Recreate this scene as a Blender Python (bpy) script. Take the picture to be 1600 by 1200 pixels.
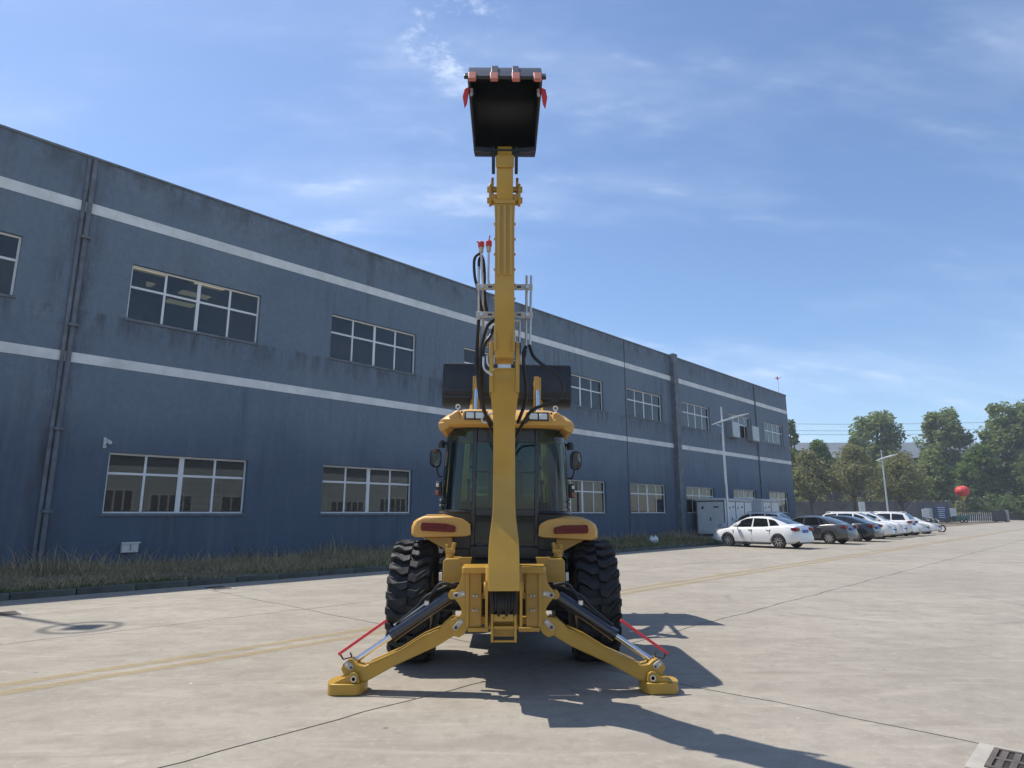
import bpy, bmesh, math, random
import numpy as np
from mathutils import Vector, Matrix
random.seed(7); rng = np.random.default_rng(7)
R = math.radians
S = 1.1                      # metres per layout unit
scene = bpy.context.scene
for o in list(bpy.data.objects): bpy.data.objects.remove(o)
C = scene.collection

# ------------------------------------------------------------------ camera, sky, sun, exposure
PITCH = math.atan(201/1000.); YAW = R(0.7)
scene.render.engine = 'CYCLES'; scene.cycles.max_bounces = 6; scene.cycles.diffuse_bounces = 3; scene.cycles.glossy_bounces = 3; scene.cycles.transparent_max_bounces = 10; scene.cycles.caustics_reflective = False; scene.cycles.caustics_refractive = False
cam_d = bpy.data.cameras.new('camera'); cam = bpy.data.objects.new('camera', cam_d); C.objects.link(cam)
cam_d.sensor_width = 36; cam_d.lens = 36*1000/1600.; cam_d.clip_end = 3000; cam_d.clip_start = .05
cam.location = (0, 0, 1.5*S); cam.rotation_euler = (R(90)+PITCH, 0, -YAW)
scene.camera = cam
SUN_AZ, SUN_EL = R(60), R(60)          # azimuth to the left of +Y
world = bpy.data.worlds.new('World'); scene.world = world; world.use_nodes = True
wn, wl = world.node_tree.nodes, world.node_tree.links
wn.clear()
wo = wn.new('ShaderNodeOutputWorld'); bg = wn.new('ShaderNodeBackground'); wl.new(bg.outputs[0], wo.inputs[0])
sky = wn.new('ShaderNodeTexSky'); sky.sky_type = 'NISHITA'; sky.sun_disc = False
sky.sun_elevation = SUN_EL; sky.sun_rotation = -SUN_AZ
sky.air_density = 1.0; sky.dust_density = 0.4; sky.ozone_density = 5.5; sky.altitude = 50
bg.inputs[1].default_value = 0.13
def wmath(op, a, b=None, clamp=False):
    m = wn.new('ShaderNodeMath'); m.operation = op; m.use_clamp = clamp
    for i, v in enumerate((a, b)):
        if v is None: continue
        if isinstance(v, (int, float)): m.inputs[i].default_value = v
        else: wl.new(v, m.inputs[i])
    return m.outputs[0]
tcn = wn.new('ShaderNodeTexCoord'); sx = wn.new('ShaderNodeSeparateXYZ'); wl.new(tcn.outputs['Generated'], sx.inputs[0])
zc = wmath('MAXIMUM', sx.outputs[2], .04)
zz = wmath('ADD', zc, .30)
cx = wn.new('ShaderNodeCombineXYZ'); wl.new(wmath('DIVIDE', sx.outputs[0], zz), cx.inputs[0]); wl.new(wmath('DIVIDE', sx.outputs[1], zz), cx.inputs[1])
def wnoise(rot, scl, nscale, detail, rough, dist):
    mp = wn.new('ShaderNodeMapping'); mp.inputs['Rotation'].default_value = (0, 0, rot); mp.inputs['Scale'].default_value = scl
    wl.new(cx.outputs[0], mp.inputs[0])
    nz = wn.new('ShaderNodeTexNoise'); nz.inputs['Scale'].default_value = nscale; nz.inputs['Detail'].default_value = detail
    nz.inputs['Roughness'].default_value = rough; nz.inputs['Distortion'].default_value = dist
    wl.new(mp.outputs[0], nz.inputs['Vector']); return nz.outputs[0]
def wrange(v, a, b, c, d):
    m = wn.new('ShaderNodeMapRange'); m.interpolation_type = 'SMOOTHSTEP'; wl.new(v, m.inputs[0])
    for i, q in enumerate((a, b, c, d)): m.inputs[i+1].default_value = q
    return m.outputs[0]
vn = wnoise(R(-28), (.75, 2.0, 1), 1.5, 5, .6, 0)
veil = wrange(vn, .42, .80, 0, .30)
wisp = wmath('MULTIPLY', wrange(wnoise(R(-30), (1.1, 2.4, 1), 5.0, 4, .64, 0), .50, .80, 0, .30), wrange(vn, .48, .62, 0, 1))
# one small ragged cloud high above the boom
dirn = Vector((-.075, .757, .649)).normalized()
vd = wn.new('ShaderNodeVectorMath'); vd.operation = 'SUBTRACT'; wl.new(tcn.outputs['Generated'], vd.inputs[0])
vd.inputs[1].default_value = dirn
vl = wn.new('ShaderNodeVectorMath'); vl.operation = 'LENGTH'; wl.new(vd.outputs[0], vl.inputs[0])
puff = wmath('MULTIPLY', wrange(vl.outputs['Value'], .02, .105, 1, 0), wrange(wnoise(.4, (1, 1.3, 1), 10, 4, .72, 0), .48, .72, 0, .85))
cov = wmath('ADD', wmath('ADD', veil, wisp), puff, True)
mixc = wn.new('ShaderNodeMix'); mixc.data_type = 'RGBA'
wl.new(cov, mixc.inputs['Factor']); wl.new(sky.outputs[0], mixc.inputs['A']); mixc.inputs['B'].default_value = (5.4, 6.1, 7.4, 1)
wl.new(mixc.outputs['Result'], bg.inputs[0])

sun_d = bpy.data.lights.new('sun', 'SUN'); sun_d.energy = 4.2; sun_d.angle = R(.5); sun_d.color = (1, .95, .87)
sun = bpy.data.objects.new('sun', sun_d); C.objects.link(sun)
to_sun = Vector((-math.sin(SUN_AZ)*math.cos(SUN_EL), math.cos(SUN_AZ)*math.cos(SUN_EL), math.sin(SUN_EL)))
sun.rotation_euler = to_sun.to_track_quat('Z', 'Y').to_euler(); sun.location = (-20, 10, 40)
vs = scene.view_settings; vs.view_transform = 'Standard'; vs.look = 'None'; vs.exposure = 0.42; vs.gamma = 1; vs.use_curve_mapping = False

# ------------------------------------------------------------------ site frame (s along the factory front, n towards it)
SITE = R(46)
DV = Vector((math.cos(SITE), math.sin(SITE))); NV = Vector((-math.sin(SITE), math.cos(SITE)))
def SN(s, n, z=0): return (s*DV.x+n*NV.x, s*DV.y+n*NV.y, z)

# ------------------------------------------------------------------ materials
def nodes_of(name):
    m = bpy.data.materials.new(name); m.use_nodes = True
    return m, m.node_tree.nodes, m.node_tree.links, m.node_tree.nodes['Principled BSDF']
def ramp(nd, ln, src, stops):
    r = nd.new('ShaderNodeValToRGB'); ln.new(src, r.inputs[0]); el = r.color_ramp.elements
    while len(el) < len(stops): el.new(.5)
    for e, (p, c) in zip(el, stops): e.position = p; e.color = c if len(c) == 4 else (*c, 1)
    return r.outputs[0]
def noise(nd, ln, scale, detail=5, rough=.55, vec=None, mapscale=None, rot=0, coord='Object', dist=0):
    n = nd.new('ShaderNodeTexNoise'); n.inputs['Scale'].default_value = scale; n.inputs['Detail'].default_value = detail
    n.inputs['Roughness'].default_value = rough; n.inputs['Distortion'].default_value = dist
    if vec is None:
        t = nd.new('ShaderNodeTexCoord'); vec = t.outputs[coord]
    if mapscale is not None:
        mp = nd.new('ShaderNodeMapping'); mp.inputs['Scale'].default_value = mapscale; mp.inputs['Rotation'].default_value = (0, 0, rot)
        ln.new(vec, mp.inputs[0]); vec = mp.outputs[0]
    ln.new(vec, n.inputs['Vector']); return n.outputs[0]
def mix(nd, ln, f, a, b, mode='MIX'):
    m = nd.new('ShaderNodeMix'); m.data_type = 'RGBA'; m.blend_type = mode
    for k, v in (('Factor', f), ('A', a), ('B', b)):
        if isinstance(v, (int, float)): m.inputs[k].default_value = v
        elif isinstance(v, tuple): m.inputs[k].default_value = v if len(v) == 4 else (*v, 1)
        else: ln.new(v, m.inputs[k])
    return m.outputs['Result']
def bump(nd, ln, b, h, strength, dist=.01):
    n = nd.new('ShaderNodeBump'); n.inputs['Strength'].default_value = strength; n.inputs['Distance'].default_value = dist
    ln.new(h, n.inputs['Height']); ln.new(n.outputs[0], b.inputs['Normal'])
def plain(name, col, rough=.5, metal=0, var=.12, scale=6, bmp=0, coat=0, spec=.5, dust=0):
    m, nd, ln, b = nodes_of(name)
    nz = noise(nd, ln, scale, 3, .6)
    lo = tuple(c*(1-var) for c in col); hi = tuple(min(1, c*(1+var)) for c in col)
    c = ramp(nd, ln, nz, [(.3, lo), (.7, hi)])
    if dust:
        dz = noise(nd, ln, 2.3, 4, .7)
        c = mix(nd, ln, ramp(nd, ln, dz, [(.5, (0, 0, 0)), (.8, (dust, dust, dust))]), c, (.30, .27, .22))
    ln.new(c, b.inputs['Base Color'])
    b.inputs['Metallic'].default_value = metal; b.inputs['Coat Weight'].default_value = coat; b.inputs['Specular IOR Level'].default_value = spec
    rr = nd.new('ShaderNodeMapRange'); ln.new(noise(nd, ln, scale*4, 2), rr.inputs[0])
    rr.inputs[3].default_value = max(.02, rough*.8); rr.inputs[4].default_value = min(1, rough*1.2); ln.new(rr.outputs[0], b.inputs['Roughness'])
    if bmp: bump(nd, ln, b, noise(nd, ln, scale*10, 5), bmp)
    return m
M = {}
M['yellow'] = plain('machine_yellow_paint', (.46, .264, .028), .38, 0, .09, 3, .02, .25, dust=.16)
M['yellow2'] = plain('moulded_yellow_panel', (.60, .335, .070), .45, 0, .04, 3, .0, .15, dust=.08)
M['black'] = plain('satin_black_paint', (.012, .013, .017), .35, 0, .2, 5, 0, .3)
M['cylblack'] = plain('gloss_black_cylinder', (.012, .013, .02), .16, 0, .2, 5, 0, .8)
M['hose'] = plain('rubber_hose', (.011, .011, .012), .5, 0, .2, 30)
M['rubber'] = plain('tyre_rubber', (.012, .012, .013), .6, 0, .4, 9, .15, dust=.12)
M['steel'] = plain('zinc_steel', (.62, .61, .58), .32, .85, .1, 20)
M['chrome'] = plain('chrome_rod', (.78, .78, .78), .09, 1, .03, 10)
M['pin'] = plain('pale_pin_plate', (.48, .46, .41), .5, .3, .12, 30)
M['bucket'] = plain('bucket_grey_black', (.014, .016, .020), .42, 0, .3, 6, .03, 0, dust=.04)
M['bucketlit'] = M['bucket']
M['red'] = plain('red_paint', (.55, .035, .03), .4, 0, .1, 20)
M['tooth'] = plain('tooth_red_primer', (.47, .145, .105), .6, 0, .15, 30)
M['redbar'] = plain('fluorescent_red_bar', (.78, .05, .07), .4, 0, .08, 30)
M['lamp_red'] = plain('tail_lamp_red', (.14, .004, .008), .12, 0, .1, 30, 0, 0, .35)
M['lens'] = plain('clear_lamp_lens', (.62, .62, .58), .15, .2, .1, 60, 0, .6)
M['seat'] = plain('seat_fabric', (.02, .02, .022), .8, 0, .2, 30)
M['mirror'] = plain('mirror_glass', (.85, .86, .86), .02, 1, .01, 3)
M['white'] = plain('white_metal', (.72, .72, .70), .45, 0, .05, 3, dust=.06)
M['whiteframe'] = plain('white_window_frame', (.78, .78, .76), .5, 0, .06, 2, dust=.12)
M['band'] = plain('white_band_paint', (.72, .72, .69), .8, 0, .12, 1.2, .1, dust=.3)
M['curtain'] = plain('faded_curtain', (.34, .33, .30), .9, 0, .2, 3)
M['grey'] = plain('grey_metal', (.30, .31, .32), .5, .2, .1, 4, dust=.1)
M['cement'] = plain('pale_cement', (.36, .33, .285), .85, 0, .15, 5, .2)
M['iron'] = plain('rusty_cast_iron', (.11, .09, .075), .7, .2, .3, 9, .2)
M['dark'] = plain('dark_metal', (.03, .03, .033), .5, 0, .2, 5)
M['pole'] = plain('galvanised_pole', (.60, .62, .64), .38, .35, .06, 8)
M['navy'] = plain('navy_board', (.03, .06, .22), .5, 0, .1, 4)
M['teal'] = plain('teal_paint', (.02, .14, .12), .5, 0, .1, 4)
M['yellowboard'] = plain('ochre_board', (.55, .40, .08), .5, 0, .2, 4)
M['paleboard'] = plain('pale_board', (.55, .62, .62), .5, 0, .1, 4)
M['plate'] = plain('blue_plate', (.03, .10, .42), .4, 0, .05, 4)
M['pipe'] = plain('weathered_downpipe', (.13, .15, .175), .7, 0, .3, 2.5, .1, dust=.4)
M['kerb'] = plain('kerb_concrete', (.085, .095, .08), .9, 0, .35, 3, .5)
M['lantern'] = plain('red_lantern_cloth', (.62, .05, .04), .55, 0, .12, 2)
M['bark'] = plain('bark', (.075, .058, .042), .9, 0, .35, 6, .5)
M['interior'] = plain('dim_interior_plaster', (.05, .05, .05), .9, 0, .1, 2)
M['roofsheet'] = plain('grey_roof_sheet', (.17, .19, .21), .6, .1, .15, .4)
M['stone'] = plain('retaining_stone', (.16, .15, .13), .9, 0, .4, .9, .5)

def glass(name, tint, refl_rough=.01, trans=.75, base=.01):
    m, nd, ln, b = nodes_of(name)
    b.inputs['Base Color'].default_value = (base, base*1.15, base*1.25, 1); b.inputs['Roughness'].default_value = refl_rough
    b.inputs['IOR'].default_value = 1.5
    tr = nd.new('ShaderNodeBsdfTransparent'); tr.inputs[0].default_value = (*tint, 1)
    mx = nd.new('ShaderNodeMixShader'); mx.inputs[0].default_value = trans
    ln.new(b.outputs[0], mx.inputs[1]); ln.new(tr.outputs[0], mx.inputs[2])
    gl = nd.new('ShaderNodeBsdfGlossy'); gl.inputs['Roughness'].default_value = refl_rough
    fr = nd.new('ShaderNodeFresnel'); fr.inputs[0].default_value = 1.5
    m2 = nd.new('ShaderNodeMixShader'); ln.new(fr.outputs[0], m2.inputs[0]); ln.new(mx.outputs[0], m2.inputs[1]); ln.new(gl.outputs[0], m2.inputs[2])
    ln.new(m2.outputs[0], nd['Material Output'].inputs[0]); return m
M['cabglass'] = glass('tinted_cab_glass', (.46, .62, .61), .01, .90, .008)
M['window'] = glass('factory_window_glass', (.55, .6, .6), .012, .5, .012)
M['carglass'] = glass('car_glass', (.25, .28, .28), .02, .35, .01)

def wall_paint():
    m, nd, ln, b = nodes_of('weathered_blue_wall_paint')
    tc = nd.new('ShaderNodeTexCoord'); v = tc.outputs['Object']; sp = nd.new('ShaderNodeSeparateXYZ'); ln.new(v, sp.inputs[0])
    big = noise(nd, ln, .35, 6, .6, v); fine = noise(nd, ln, 5, 6, .7, v)
    c = mix(nd, ln, ramp(nd, ln, big, [(.3, (0, 0, 0)), (.7, (1, 1, 1))]), (.132, .180, .236), (.172, .217, .265))
    # darker, bluer colour on the lower wall, with a ragged top edge
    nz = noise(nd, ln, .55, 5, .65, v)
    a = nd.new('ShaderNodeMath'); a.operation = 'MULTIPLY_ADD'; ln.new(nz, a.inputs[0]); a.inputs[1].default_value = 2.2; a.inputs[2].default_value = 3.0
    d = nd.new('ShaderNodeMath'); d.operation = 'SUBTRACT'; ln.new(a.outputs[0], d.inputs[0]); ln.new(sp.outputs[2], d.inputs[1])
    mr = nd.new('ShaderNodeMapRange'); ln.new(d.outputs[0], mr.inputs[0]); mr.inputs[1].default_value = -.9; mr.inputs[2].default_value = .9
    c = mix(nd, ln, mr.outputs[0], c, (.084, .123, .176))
    # vertical run marks, chalky
    st = noise(nd, ln, 1, 6, .65, v, (3.2, 3.2, .22))
    c = mix(nd, ln, ramp(nd, ln, st, [(.52, (0, 0, 0)), (.78, (.3, .3, .3))]), c, (.23, .25, .27))
    st2 = noise(nd, ln, 1, 6, .7, v, (2.1, 2.1, .16))
    pm = noise(nd, ln, .25, 3, .5, v)
    dk = nd.new('ShaderNodeMath'); dk.operation = 'MULTIPLY'
    ln.new(ramp(nd, ln, st2, [(.5, (0, 0, 0)), (.75, (.8, .8, .8))]), dk.inputs[0]); ln.new(ramp(nd, ln, pm, [(.42, (0, 0, 0)), (.65, (1, 1, 1))]), dk.inputs[1])
    c = mix(nd, ln, dk.outputs[0], c, (.045, .052, .062))
    # soot runs below the upper sills and beside the downpipe
    def win(a0, a1, b0, b1, src):
        m1 = nd.new('ShaderNodeMapRange'); m1.interpolation_type = 'SMOOTHSTEP'; ln.new(src, m1.inputs[0]); m1.inputs[1].default_value = a0; m1.inputs[2].default_value = a1
        m2 = nd.new('ShaderNodeMapRange'); m2.interpolation_type = 'SMOOTHSTEP'; ln.new(src, m2.inputs[0]); m2.inputs[1].default_value = b0; m2.inputs[2].default_value = b1; m2.inputs[3].default_value = 1; m2.inputs[4].default_value = 0
        mu = nd.new('ShaderNodeMath'); mu.operation = 'MULTIPLY'; ln.new(m1.outputs[0], mu.inputs[0]); ln.new(m2.outputs[0], mu.inputs[1]); return mu.outputs[0]
    run = ramp(nd, ln, noise(nd, ln, 1, 7, .75, v, (2.6, 2.6, .5)), [(.44, (0, 0, 0)), (.66, (.8, .8, .8))])
    for msk in (win(5.9*S, 6.85*S, 6.88*S, 6.96*S, sp.outputs[2]), win(3.0*S, 3.75*S, 3.95*S, 4.7*S, sp.outputs[0])):
        mu = nd.new('ShaderNodeMath'); mu.operation = 'MULTIPLY'; ln.new(run, mu.inputs[0]); ln.new(msk, mu.inputs[1]); c = mix(nd, ln, mu.outputs[0], c, (.050, .056, .064))
    # mould under the coping
    tm = nd.new('ShaderNodeMapRange'); ln.new(sp.outputs[2], tm.inputs[0]); tm.inputs[1].default_value = 10.3*S; tm.inputs[2].default_value = 11.3*S
    ck = noise(nd, ln, 1, 6, .75, v, (1.6, 1.6, .9))
    mm = nd.new('ShaderNodeMath'); mm.operation = 'MULTIPLY'; ln.new(tm.outputs[0], mm.inputs[0]); ln.new(ramp(nd, ln, ck, [(.44, (0, 0, 0)), (.64, (.7, .7, .7))]), mm.inputs[1])
    c = mix(nd, ln, mm.outputs[0], c, (.05, .052, .055))
    c = mix(nd, ln, ramp(nd, ln, fine, [(.35, (.25, .25, .25)), (.65, (0, 0, 0))]), c, (.06, .075, .10))
    ln.new(c, b.inputs['Base Color']); b.inputs['Roughness'].default_value = .85
    hz = noise(nd, ln, 1, 5, .6, v, (1.2, 1.2, 7))
    bump(nd, ln, b, mix(nd, ln, .5, hz, fine), .5, .02)
    return m
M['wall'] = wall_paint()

def concrete():
    m, nd, ln, b = nodes_of('worn_yard_concrete')
    g = nd.new('ShaderNodeNewGeometry'); v = g.outputs['Position']
    big = noise(nd, ln, .22, 3, .6, v); med = noise(nd, ln, 1.3, 4, .65, v); fine = noise(nd, ln, 38, 2, .7, v); grain = noise(nd, ln, 160, 1, .6, v)
    c = mix(nd, ln, ramp(nd, ln, big, [(.3, (0, 0, 0)), (.72, (1, 1, 1))]), (.285, .255, .210), (.385, .345, .285))
    c = mix(nd, ln, ramp(nd, ln, med, [(.34, (.5, .5, .5)), (.60, (0, 0, 0))]), c, (.225, .197, .160))
    m2_ = noise(nd, ln, 4.5, 5, .72, v); c = mix(nd, ln, ramp(nd, ln, m2_, [(.36, (.38, .38, .38)), (.52, (0, 0, 0)), (.62, (0, 0, 0))]), c, (.20, .175, .142))
    m3_ = noise(nd, ln, 11, 4, .75, v, dist=.5); c = mix(nd, ln, ramp(nd, ln, m3_, [(.54, (0, 0, 0)), (.70, (.45, .45, .45))]), c, (.43, .395, .335))
    # pale scuffs dragged along the yard
    sc = noise(nd, ln, 1, 5, .66, v, (.8, 3.6, 1), -SITE+.1, dist=.8)
    c = mix(nd, ln, ramp(nd, ln, sc, [(.54, (0, 0, 0)), (.74, (.55, .55, .55))]), c, (.44, .395, .325))
    sc2 = noise(nd, ln, 1, 4, .62, v, (.45, 1.9, 1), -SITE-.15, dist=1.0)
    c = mix(nd, ln, ramp(nd, ln, sc2, [(.53, (0, 0, 0)), (.73, (.5, .5, .5))]), c, (.20, .172, .138))
    # small oil spots and flecks
    vo = nd.new('ShaderNodeTexVoronoi'); vo.inputs['Scale'].default_value = 1.7; ln.new(v, vo.inputs['Vector'])
    spot = ramp(nd, ln, vo.outputs['Distance'], [(.022, (.85, .85, .85)), (.05, (0, 0, 0))])
    c = mix(nd, ln, spot, c, (.11, .09, .075))
    vo2 = nd.new('ShaderNodeTexVoronoi'); vo2.inputs['Scale'].default_value = 1.1; vo2.inputs['Randomness'].default_value = 1; ln.new(v, vo2.inputs['Vector'])
    c = mix(nd, ln, ramp(nd, ln, vo2.outputs['Distance'], [(.012, (.9, .9, .9)), (.024, (0, 0, 0))]), c, (.72, .70, .65))
    c = mix(nd, ln, ramp(nd, ln, fine, [(.3, (.30, .30, .30)), (.6, (0, 0, 0))]), c, (.24, .215, .18))
    # a turning tyre mark
    vm = nd.new('ShaderNodeVectorMath'); vm.operation = 'SUBTRACT'; ln.new(v, vm.inputs[0]); vm.inputs[1].default_value = (6.3*S, 11.5*S, 0)
    vl_ = nd.new('ShaderNodeVectorMath'); vl_.operation = 'LENGTH'; ln.new(vm.outputs[0], vl_.inputs[0])
    rg = ramp(nd, ln, wdiv(nd, ln, vl_.outputs['Value'], 4.5*S), [(.50, (0, 0, 0)), (.515, (.42, .42, .42)), (.535, (.1, .1, .1)), (.55, (0, 0, 0))])
    mk = nd.new('ShaderNodeMath'); mk.operation = 'MULTIPLY'; ln.new(rg, mk.inputs[0]); ln.new(ramp(nd, ln, noise(nd, ln, .7, 4, .6, v), [(.42, (0, 0, 0)), (.6, (1, 1, 1))]), mk.inputs[1])
    c = mix(nd, ln, mk.outputs[0], c, (.16, .14, .12))
    ln.new(c, b.inputs['Base Color']); b.inputs['Roughness'].default_value = .82; b.inputs['Specular IOR Level'].default_value = .3
    bump(nd, ln, b, mix(nd, ln, .5, fine, grain), .28, .006)
    return m
def wdiv(nd, ln, a, k):
    m = nd.new('ShaderNodeMath'); m.operation = 'DIVIDE'; ln.new(a, m.inputs[0]); m.inputs[1].default_value = k; return m.outputs[0]
M['concrete'] = concrete()
def worn_line(name, col, cover):
    m, nd, ln, b = nodes_of(name)
    g = nd.new('ShaderNodeNewGeometry'); v = g.outputs['Position']
    w = noise(nd, ln, 1, 8, .72, v, (2.2, 9, 1), -SITE)
    f = ramp(nd, ln, w, [(.34, (cover,)*3), (.70, (cover*.15,)*3)])
    b.inputs['Base Color'].default_value = (*col, 1); b.inputs['Roughness'].default_value = .8
    tr = nd.new('ShaderNodeBsdfTransparent'); mx = nd.new('ShaderNodeMixShader'); ln.new(f, mx.inputs[0]); ln.new(tr.outputs[0], mx.inputs[1]); ln.new(b.outputs[0], mx.inputs[2])
    ln.new(mx.outputs[0], nd['Material Output'].inputs[0]); return m
M['yline'] = worn_line('worn_yellow_road_paint', (.42, .30, .10), .48)
M['wline'] = worn_line('worn_white_road_paint', (.62, .60, .55), .55)
M['wline2'] = worn_line('nearly_gone_white_paint', (.52, .48, .42), .22)
def two_tone(name, a, b_, scale, rough=.95, bm=.4):
    m, nd, ln, b = nodes_of(name)
    ln.new(ramp(nd, ln, noise(nd, ln, scale, 7, .65), [(.32, a), (.68, b_)]), b.inputs['Base Color']); b.inputs['Roughness'].default_value = rough
    bump(nd, ln, b, noise(nd, ln, scale*12, 4), bm, .02); return m
M['soil'] = two_tone('dry_soil', (.10, .082, .055), (.19, .155, .105), 1.2)
M['joint'] = two_tone('joint_filler', (.018, .016, .014), (.04, .036, .03), 8)
M['hill'] = two_tone('hill_soil', (.05, .06, .03), (.13, .11, .07), .12)
M['pwall'] = two_tone('weathered_render', (.115, .12, .125), (.20, .205, .21), .5)
def leaf_mat(name, cols, trans=.3, rough=.55):
    m, nd, ln, b = nodes_of(name)
    g = nd.new('ShaderNodeNewGeometry')
    c = ramp(nd, ln, g.outputs['Random Per Island'], [(i/(len(cols)-1), q) for i, q in enumerate(cols)])
    ln.new(c, b.inputs['Base Color']); b.inputs['Roughness'].default_value = rough; b.inputs['Specular IOR Level'].default_value = .25
    t = nd.new('ShaderNodeBsdfTranslucent'); ln.new(c, t.inputs[0]); mx = nd.new('ShaderNodeMixShader'); mx.inputs[0].default_value = trans
    ln.new(b.outputs[0], mx.inputs[1]); ln.new(t.outputs[0], mx.inputs[2]); ln.new(mx.outputs[0], nd['Material Output'].inputs[0]); return m
M['leaf_dark'] = leaf_mat('dark_green_leaves', [(.085, .135, .042), (.125, .18, .06), (.165, .22, .078)], .5)
M['leaf_mid'] = leaf_mat('mid_green_leaves', [(.14, .19, .06), (.21, .265, .09), (.28, .33, .125)], .5)
M['leaf_fresh'] = leaf_mat('fresh_green_leaves', [(.08, .14, .03), (.13, .20, .045), (.18, .25, .065)], .5)
M['leaf_brown'] = leaf_mat('olive_brown_leaves', [(.165, .175, .07), (.23, .235, .10), (.31, .30, .14)], .5)
M['weed'] = leaf_mat('dry_weeds', [(.25, .195, .105), (.40, .31, .17), (.58, .46, .28), (.27, .215, .11)], .2, .8)
M['weedgreen'] = leaf_mat('green_weeds', [(.06, .10, .028), (.10, .155, .045), (.15, .18, .06)], .25, .8)

# ------------------------------------------------------------------ mesh builder
class MB:
    def __init__(s): s.v = []; s.f = []
    def add(s, vs, fs):
        o = len(s.v); s.v += [tuple(x) for x in vs]; s.f += [tuple(i+o for i in f) for f in fs]; return s
    def box(s, x0, x1, y0, y1, z0, z1):
        return s.add([(x0, y0, z0), (x1, y0, z0), (x1, y1, z0), (x0, y1, z0), (x0, y0, z1), (x1, y0, z1), (x1, y1, z1), (x0, y1, z1)],
                     [(0, 3, 2, 1), (4, 5, 6, 7), (0, 1, 5, 4), (1, 2, 6, 5), (2, 3, 7, 6), (3, 0, 4, 7)])
    def bar(s, p, q, w, h, up=(0, 0, 1)):
        p, q = Vector(p), Vector(q); d = (q-p).normalized(); u = Vector(up); sd = d.cross(u)
        if sd.length < 1e-4: sd = d.cross(Vector((1, 0, 0)))
        sd.normalize(); u = sd.cross(d).normalized(); sd = sd*w/2; u = u*h/2
        vs = [e+a*sd+b*u for e in (p, q) for a, b in ((-1, -1), (1, -1), (1, 1), (-1, 1))]
        return s.add(vs, [(0, 1, 2, 3), (7, 6, 5, 4), (0, 4, 5, 1), (1, 5, 6, 2), (2, 6, 7, 3), (3, 7, 4, 0)])
    def prism(s, poly, ax, a0, a1):
        def mk(a, u, v): return {'x': (a, u, v), 'y': (u, a, v), 'z': (u, v, a)}[ax]
        n = len(poly)
        vs = [mk(a0, *p) for p in poly]+[mk(a1, *p) for p in poly]
        return s.add(vs, [tuple(range(n)), tuple(range(2*n-1, n-1, -1))]+[(i, (i+1) % n, n+(i+1) % n, n+i) for i in range(n)])
    def tube(s, pts, r, seg=8, cap=True):
        pts = [Vector(p) for p in pts]; n = len(pts); rs = r if isinstance(r, (list, tuple)) else [r]*n
        t0 = (pts[1]-pts[0]).normalized(); ref = Vector((0, 0, 1)) if abs(t0.z) < .9 else Vector((1, 0, 0))
        nrm = t0.cross(ref).normalized(); vs = []; 
        for i, p in enumerate(pts):
            t = (pts[min(i+1, n-1)]-pts[max(i-1, 0)]).normalized()
            nrm = (nrm-t*nrm.dot(t)).normalized(); b = t.cross(nrm)
            for k in range(seg):
                a = 2*math.pi*k/seg; vs.append(p+(nrm*math.cos(a)+b*math.sin(a))*rs[i])
        fs = [(i*seg+k, i*seg+(k+1) % seg, (i+1)*seg+(k+1) % seg, (i+1)*seg+k) for i in range(n-1) for k in range(seg)]
        if cap: fs += [tuple(range(seg-1, -1, -1)), tuple((n-1)*seg+k for k in range(seg))]
        return s.add(vs, fs)
    def cyl(s, p, q, r, r2=None, seg=16): return s.tube([p, q], [r, r if r2 is None else r2], seg)
    def lathe(s, prof, c, ax, seg=32, closed=False):
        ax = Vector(ax).normalized(); ref = Vector((0, 0, 1)) if abs(ax.z) < .9 else Vector((1, 0, 0))
        u = ax.cross(ref).normalized(); w = ax.cross(u); c = Vector(c); m = len(prof)
        vs = [c+ax*t+(u*math.cos(2*math.pi*k/seg)+w*math.sin(2*math.pi*k/seg))*r for k in range(seg) for r, t in prof]
        fs = [(k*m+i, k*m+(i+1) % m, ((k+1) % seg)*m+(i+1) % m, ((k+1) % seg)*m+i) for k in range(seg) for i in range(m if closed else m-1)]
        if not closed:
            fs += [tuple(k*m for k in range(seg)), tuple(k*m+m-1 for k in range(seg-1, -1, -1))]
        return s.add(vs, fs)
    def xf(s, fn): s.v = [tuple(fn(*p)) for p in s.v]; return s
    def mesh(s, name, off=(0, 0, 0), smooth=30):
        me = bpy.data.meshes.new(name)
        me.from_pydata([((x-off[0])*S, (y-off[1])*S, (z-off[2])*S) for x, y, z in s.v], [], s.f)
        bm = bmesh.new(); bm.from_mesh(me); bmesh.ops.recalc_face_normals(bm, faces=bm.faces); bm.to_mesh(me); bm.free()
        if smooth:
            me.shade_smooth(); me.set_sharp_from_angle(angle=R(smooth))
        return me
    def build(s, name, mat, parent=None, off=(0, 0, 0), bevel=0, smooth=30, kind=None, seg=2):
        me = s.mesh(name, off, smooth); me.materials.append(M[mat] if isinstance(mat, str) else mat)
        o = bpy.data.objects.new(name, me); C.objects.link(o)
        if parent: o.parent = parent
        if bevel:
            bv = o.modifiers.new('bevel', 'BEVEL'); bv.width = bevel*S; bv.segments = seg; bv.limit_method = 'ANGLE'; bv.angle_limit = R(35)
        if kind: o['kind'] = kind
        return o
def tag(o, label, cat, group=None):
    o['label'] = label; o['category'] = cat
    if group: o['group'] = group
    return o
def thing(name, label, cat, loc=(0, 0, 0), rz=0, group=None):
    e = bpy.data.objects.new(name, None); C.objects.link(e); e.empty_display_size = .2
    e.location = Vector(loc)*S; e.rotation_euler = (0, 0, rz); return tag(e, label, cat, group)
def dup(o, parent=None):
    c = o.copy(); C.objects.link(c)
    c.parent = parent
    for ch in list(o.children): dup(ch, c)
    return c
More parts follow.
